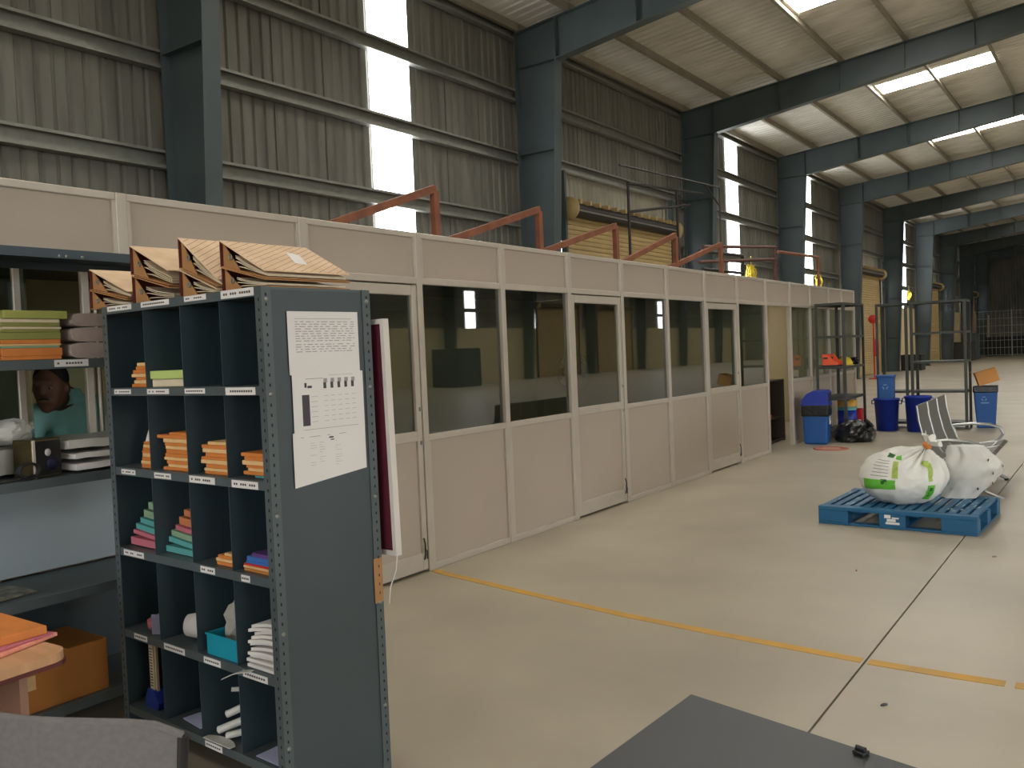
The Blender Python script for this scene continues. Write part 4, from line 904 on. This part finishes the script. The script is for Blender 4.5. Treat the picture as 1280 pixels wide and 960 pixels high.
MB().box(-.03,.03,.02,1.8,.3,.356).build('beam', m_chrome, be)
for y in (.3, 1.5):
    lg = MB().tube([(-.27,y,.02),(-.2,y,.06),(-.02,y,.29),(.02,y,.29),(.2,y,.06),(.27,y,.02)], .018, 8).build('leg', m_chrome, be)
    for x in (-.27, .27): MB().lathe([(.001,0),(.022,0),(.022,.02),(.001,.02)], 10, (x, y, 0)).build('foot', m_blk, lg)
for y in (-.01, 1.82):
    MB().tube([(-.29,y,.56),(-.1,y,.585),(.1,y,.575),(.19,y,.54),(.22,y,.47),(.16,y,.4),(.05,y,.37)], .017, 8).build('armrest', m_chrome, be)
    MB().tube([(-.29,y,.56),(-.25,y+(.02 if y < 0 else -.02),.44)], .014, 8).build('armrest_bracket', m_chrome, be)
# ------------------------------------------------------------------ bins
def tapered(mb, w0, d0, w1, d1, z0, z1):
    v = [(sx*w0/2, sy*d0/2, z0) for sx, sy in ((-1,-1),(1,-1),(1,1),(-1,1))]+[(sx*w1/2, sy*d1/2, z1) for sx, sy in ((-1,-1),(1,-1),(1,1),(-1,1))]
    return mb.add(v, [(3,2,1,0),(4,5,6,7),(0,1,5,4),(1,2,6,5),(2,3,7,6),(3,0,4,7)])
b1 = thing('lidded_bin', 'blue dustbin with hooded lid and black liner standing at the partition', 'bin', (.31, 13.75, 0), .12)
bevel(tapered(MB(), .34, .34, .38, .38, 0, .5).build('bin_body', m_bin, b1), .03, 3)
bevel(tapered(MB(), .40, .40, .405, .405, .43, .62).build('bin_liner', m_black, b1), .02, 2)
hp_ = [(-.2,.6),(.2,.6),(.2,.80),(.16,.83),(-.02,.83),(-.12,.78),(-.19,.69)]
mb = MB(); nq = len(hp_)
mb.prism([(-.205,.6),(.205,.6),(.205,.625),(-.205,.625)], 'y', -.2, .2)
mb.build('lid_rim', m_bind, b1)
mb = MB(); mb.prism(hp_, 'y', -.195, .195); bevel(mb.build('lid_hood', m_bind, b1), .012, 2)
MB().box(.2005,.203,-.14,.14,.66,.79).build('lid_opening', m_blk, b1)
lb = MB().box(.186,.188,-.02,.13,.30,.47).build('bin_label', m_paper, b1); q = MB().box(.1882,.189,.05,.1,.36,.44).box(.1882,.189,.0,.03,.4,.43).build('label_mark', m_ink, lb); q['kind'] = 'stuff'
cb_ = thing('rubbish_sack', 'full black rubbish sack slumped beside the lidded bin', 'sack', (.76, 14.17, 0), .1)
def rs(a, b):
    th, ph = a*2*math.pi, (b-.5)*math.pi; d = Vector((math.cos(ph)*math.cos(th), math.cos(ph)*math.sin(th), math.sin(ph)))
    q = 1+.22*noise.noise(d*2+Vector((4,0,0)))+.12*abs(noise.noise(d*5)); return (d.x*.28*q, d.y*.27*q, max(d.z*.2*q+.12, 0))
MB().grid(rs, 34, 18, False).build('sack_body', m_black, cb_)
MB().lathe([(.03,0),(.02,.05),(.06,.1),(.09,.12)], 11).build('sack_neck', m_black, cb_, (.16,-.1,.22), (0,.8,0))
def round_bin(name, lab, x, y, r0, r1, h, m, mark=True, grp=None):
    t = thing(name, lab, 'bin', (x, y, 0), .0, grp)
    MB().lathe([(.001,0),(r0,0),(r1,h-.03),(r1+.015,h-.03),(r1+.015,h),(r1-.008,h),(r0-.01,.02),(.001,.02)], 26).build('bin_body', m, t)
    for s_ in (-1, 1): MB().tube([(s_*(r1+.005),0,h-.1),(s_*(r1+.04),0,h-.1),(s_*(r1+.04),0,h-.04),(s_*(r1+.005),0,h-.04)], .01, 6).build('handle', m, t)
    return t
t = round_bin('round_bin', 'deep blue round bin holding a lighter blue bin upside', .86, 15.95, .17, .2, .56, m_bind)
t2 = thing('bin_insert', 'lighter blue bin stacked inside the round bin by the empty racks', 'bin', (.86, 15.95, .30), .1)
q = tapered(MB(), .25, .25, .27, .27, 0, .64); bevel(q.build('bin_body', m_bin, t2), .03, 3); bevel(tapered(MB(), .3, .3, .3, .3, .62, .66).build('rim', m_bin, t2), .01)
l2 = MB()
for k in range(3): a = k*2.094+1.57; l2.obox((.035*math.cos(a), -.137, .46+.035*math.sin(a)), (.05,.002,.016), (0, -a+1.57, 0))
q = l2.build('recycling_mark', mat('pale_blue_print', (110,160,200), .6), t2); q['kind'] = 'stuff'
round_bin('round_bin', 'deep blue round bin standing alone in front of the empty rack', 1.37, 15.9, .175, .205, .6, m_bind)
t3 = thing('slim_bin', 'tall blue recycling bin with a carton pushed into its mouth', 'bin', (2.28, 16.75, 0), .1)
bevel(tapered(MB(), .28, .26, .36, .32, 0, .62).build('bin_body', m_bin, t3), .02, 2); bevel(tapered(MB(), .38, .34, .38, .34, .6, .72).build('bin_liner', m_black, t3), .02, 2)
l2 = MB()
for k in range(3): a = k*2.094+1.57; l2.obox((.03*math.cos(a)-.02, -.158, .5+.03*math.sin(a)), (.045,.002,.014), (.08, -a+1.57, 0))
l2.box(-.07,.05,-.156,-.154,.42,.44); q = l2.build('recycling_mark', MATS['pale_blue_print'], t3); q['kind'] = 'stuff'
t4 = thing('open_carton', 'brown carton tipped into the tall blue recycling bin', 'carton', (2.33, 16.74, .765), (.0, -.3, .25))
q = MB(); q.box(-.16,.16,-.13,.13,0,.006)
for a in ((-.16,.16,-.13,-.125), (-.16,.16,.125,.13), (-.16,-.155,-.125,.125), (.155,.16,-.125,.125)): q.box(*a, .006, .22)
q.build('carton_body', m_cart2, t4); MB().obox((-.18,0,.24), (.06,.25,.004), (0,.5,0)).build('flap', m_cart2, t4)
for x, y, c, lab, hh in ((.42, 15.1, m_bind, 'blue drum with yellow and orange bands under the end rack', .5),):
    t = thing('banded_drum', lab, 'drum', (x, y, .121)); MB().lathe([(.001,0),(.15,0),(.15,.3),(.001,.3)], 20).build('drum_body', c, t)
    MB().lathe([(.151,.3),(.151,.36),(.001,.36),(.001,.3)], 20).build('teal_band', m_teal, t); MB().lathe([(.152,.36),(.152,.46),(.001,.46),(.001,.36)], 20).build('yellow_band', m_yel, t)
o = bevel(MB().box(-.07,.07,-.06,.06,0,.3).build('red_canister', m_red, None, (.5, 15.5, .121)), .015, 2); tag(o, 'red plastic canister on the lowest shelf of the end rack', 'canister')
# ------------------------------------------------------------------ empty racks at the end of the office
def open_rack(x0, x1, y0, y1, lab, levels):
    t = thing('open_rack', lab, 'rack', (0, 0, 0))
    for x, dx in ((x0, 1), (x1, -1)):
        for y, dy in ((y0, 1), (y1, -1)): angle_post(t, x, y, 0, 2.2, dx, dy, .045, .004, m_pipe2, False)
    for z in levels: tray(t, x0+.005, x1-.005, y0+.005, y1-.005, z, .04, m_pipe2)
    return t
m_pipe2 = mat('dark_rack_steel', (70,72,66), .5, metal=.2, var=.2)
open_rack(.1, .57, 14.5, 15.75, 'dark slotted rack against the partition holding orange gear', [2.2, 1.67, 1.17, .66, .12])
open_rack(.62, 1.14, 16.35, 16.85, 'narrow empty dark rack next to the gear rack', [2.2, .66, .12])
open_rack(1.18, 2.06, 16.35, 16.85, 'wide empty dark rack behind the lone round bin', [2.2, 1.67, 1.17, .66, .12])
def boot(x, y, z, rz, lab):
    t = thing('safety_boot', lab, 'boot', (x, y, z), rz)
    bevel(MB().prism([(0,0),(.26,0),(.26,.06),(.17,.1),(.1,.2),(0,.2)], 'y', -.045, .045).build('upper', m_orsafe, t), .015, 2); bevel(MB().prism([(-.005,-.0),(.265,-.0),(.265,.02),(-.005,.02)], 'y', -.05, .05).build('sole', m_blk, t), .005)
    MB().box(.02,.09,-.047,.047,.12,.15).build('strap', m_blk, t)
boot(.17, 14.62, 1.171, .2, 'orange and black safety boot at the front of the gear rack'); boot(.2, 14.84, 1.171, .1, 'orange safety boot set behind the first one, by the hard hats')
def helmet(x, y, z, m, lab):
    t = thing('hard_hat', lab, 'hard hat', (x, y, z), .5)
    MB().lathe([(.125,0),(.12,.05),(.095,.1),(.05,.13),(.001,.138)], 18).build('shell', m, t); MB().lathe([(.15,.0),(.125,.012),(.12,.0)], 18).build('brim', m, t)
    MB().tube([(-.1,0,.09),(-.04,0,.13),(.04,0,.13),(.1,0,.09)], .01, 6).build('ridge', m, t)
helmet(.41, 15.08, 1.171, m_yelp, 'yellow hard hat on the gear rack shelf'); helmet(.25, 15.36, 1.171, m_blk, 'black hard hat on the gear rack shelf')
crumple('black_bag', (.42, 15.62, 1.171), .085, (1,1,.8), 3.3, 'black bag at the back of the gear rack shelf', m_black)
# cupboard and odds in the open doorway
cu = thing('low_cupboard', 'dark brown open cupboard inside the doorway of the last office room', 'cupboard', (-.62, 12.55, 0))
for a in ((-.35,.3,0,.02,0,1.0), (-.35,.3,1.58,1.6,0,1.0), (-.35,-.33,.02,1.58,0,1.0), (-.33,.3,.02,1.58,.98,1.0), (-.33,.3,.02,1.58,.38,.4), (-.33,.3,.02,1.58,.02,.04)): MB().box(*a).build('board', mat('dark_brown_board', (84,70,58), .6), cu)
o = bevel(MB().box(-.1,.1,-.08,.08,0,.05).build('parts_tray', m_orsafe, None, (-.45, 13.55, .401)), .008); tag(o, 'small orange tray in the brown cupboard', 'tray')
o = MB().lathe([(.001,0),(.045,0),(.045,.13),(.02,.17),(.02,.2),(.001,.2)], 14).build('bottle', mat('green_bottle', (24,70,50), .25), None, (-.5, 13.85, .401)); tag(o, 'green bottle in the brown cupboard', 'bottle')
# ------------------------------------------------------------------ inside the offices
fn = thing('pedestal_fan', 'pedestal fan standing inside the glazed office', 'fan', (-1.0, 8.6, 0), -.5)
MB().lathe([(.001,0),(.2,0),(.19,.03),(.03,.05),(.001,.05)], 20).build('base', m_blk, fn); MB().tube([(0,0,.05),(0,0,1.3)], .018, 8).build('pole', m_chrome, fn)
MB().tube([(-.14,0,1.36),(.02,0,1.36)], .06, 12).build('motor', m_blk, fn)
for k in range(3):
    a = k*2.094; MB().grid(lambda u, v, a=a: (.07+.03*(v-.5), (.04+.15*u)*math.cos(a+(v-.5)*.9), 1.36+(.04+.15*u)*math.sin(a+(v-.5)*.9)), 4, 4).build('blade', m_galv, fn)
gq = MB()
for r in (.07, .12, .17, .22): gq.tube([(.1-.2*(r > .2)*.25, r*math.cos(i*math.pi/12), 1.36+r*math.sin(i*math.pi/12)) for i in range(25)], .004, 5)
for k in range(12): a = k*math.pi/6; gq.tube([(.11, .03*math.cos(a), 1.36+.03*math.sin(a)), (.05, .22*math.cos(a), 1.36+.22*math.sin(a))], .003, 4)
gq.build('grille', m_chrome, fn)
for x, y, lab in ((-1.5, 5.6, 'office table behind the first large pane'), (-1.5, 9.6, 'office table behind the fan')):
    t = thing('office_table', lab, 'table', (x, y, 0)); bevel(MB().box(-.4,.4,-.7,.7,.72,.75).build('top', m_desk, t), .004)
    for a in (-.36, .36):
        for b in (-.66, .66): MB().box(a-.02, a+.02, b-.02, b+.02, 0, .72).build('leg', m_blk, t)
# ------------------------------------------------------------------ far end of the hall
m_wire = mat('bright_wire', (176,178,170), .5)
wf = thing('mesh_fence', 'tall galvanised wire mesh fence across the far end of the hall', 'fence', (-4.5, 68, 0))
for k in range(8): MB().box(k*2.2-.03, k*2.2+.03, -.03, .03, 0, 3.2).build('fence_post', m_wire, wf)
for k in range(7): MB().box(.03, 15.37, -.015, .015, .1+k*.5, .13+k*.5).build('rail', m_wire, wf)
q = MB()
for k in range(60):
    x = .25+k*.25
    if abs((x/2.2)-round(x/2.2)) > .03: q.box(x-.01, x+.01, -.03, -.016, .1, 3.15)
q = q.build('fence_wires', m_wire, wf); q['kind'] = 'stuff'
def crate(x, y, w, d, h, lab, m=m_blk):
    t = thing('storage_box', lab, 'box', (x, y, 0)); bevel(MB().box(-w/2,w/2,-d/2,d/2,0,h).build('body', m, t), .02); MB().box(-w/2-.02,w/2+.02,-d/2-.02,d/2+.02,h,h+.05).build('lid', m, t)
crate(-4.2, 45.0, .9, 1.0, .7, 'black storage chest below the far tan shutter', mat('chest_black', (34,32,30), .6)); crate(-4.1, 59.8, 1.1, 1.2, 1.1, 'dark chest standing by the distant columns', mat('chest_brown', (50,46,40), .6)); crate(-4.0, 62.5, .8, .8, 1.6, 'taller grey cabinet behind the distant dark chest', m_frame)
for k, x in enumerate((0, 3, 6)): crate(-3+x, 71.5, 2.4, 2, 1.3, ('first', 'second', 'third')[k]+' dark crate behind the wire mesh fence, counted from the wall', MATS['chest_black'])
fe = thing('fire_point', 'red fire point board with extinguisher on a stand at the tall column', 'fire point', (-3.9, 36.0, 0))
MB().tube([(0,0,0),(0,0,2.3)], .03, 8).build('stand_pole', m_red, fe); MB().lathe([(.001,0),(.17,0),(.17,.04),(.001,.04)], 20).build('round_sign', m_red, fe, (0.0,-.04,2.35), (math.pi/2,0,0))
MB().lathe([(.001,.9),(.1,.9),(.11,.95),(.11,1.4),(.04,1.5),(.03,1.58),(.001,1.58)], 14, (.1,-.1,0)).build('extinguisher', m_red, fe); MB().box(-.2,.2,-.1,.1,0,.04).build('base', m_red, fe)
gt = tag(MB().box(-.9,.9,-.9,.9,.0,1.95).build('parts_container', mat('navy_container', (24,36,66), .5), None, (23.9, 34.7, 0)), 'navy blue parts container against the far side wall', 'container')
bevel(gt, .03)
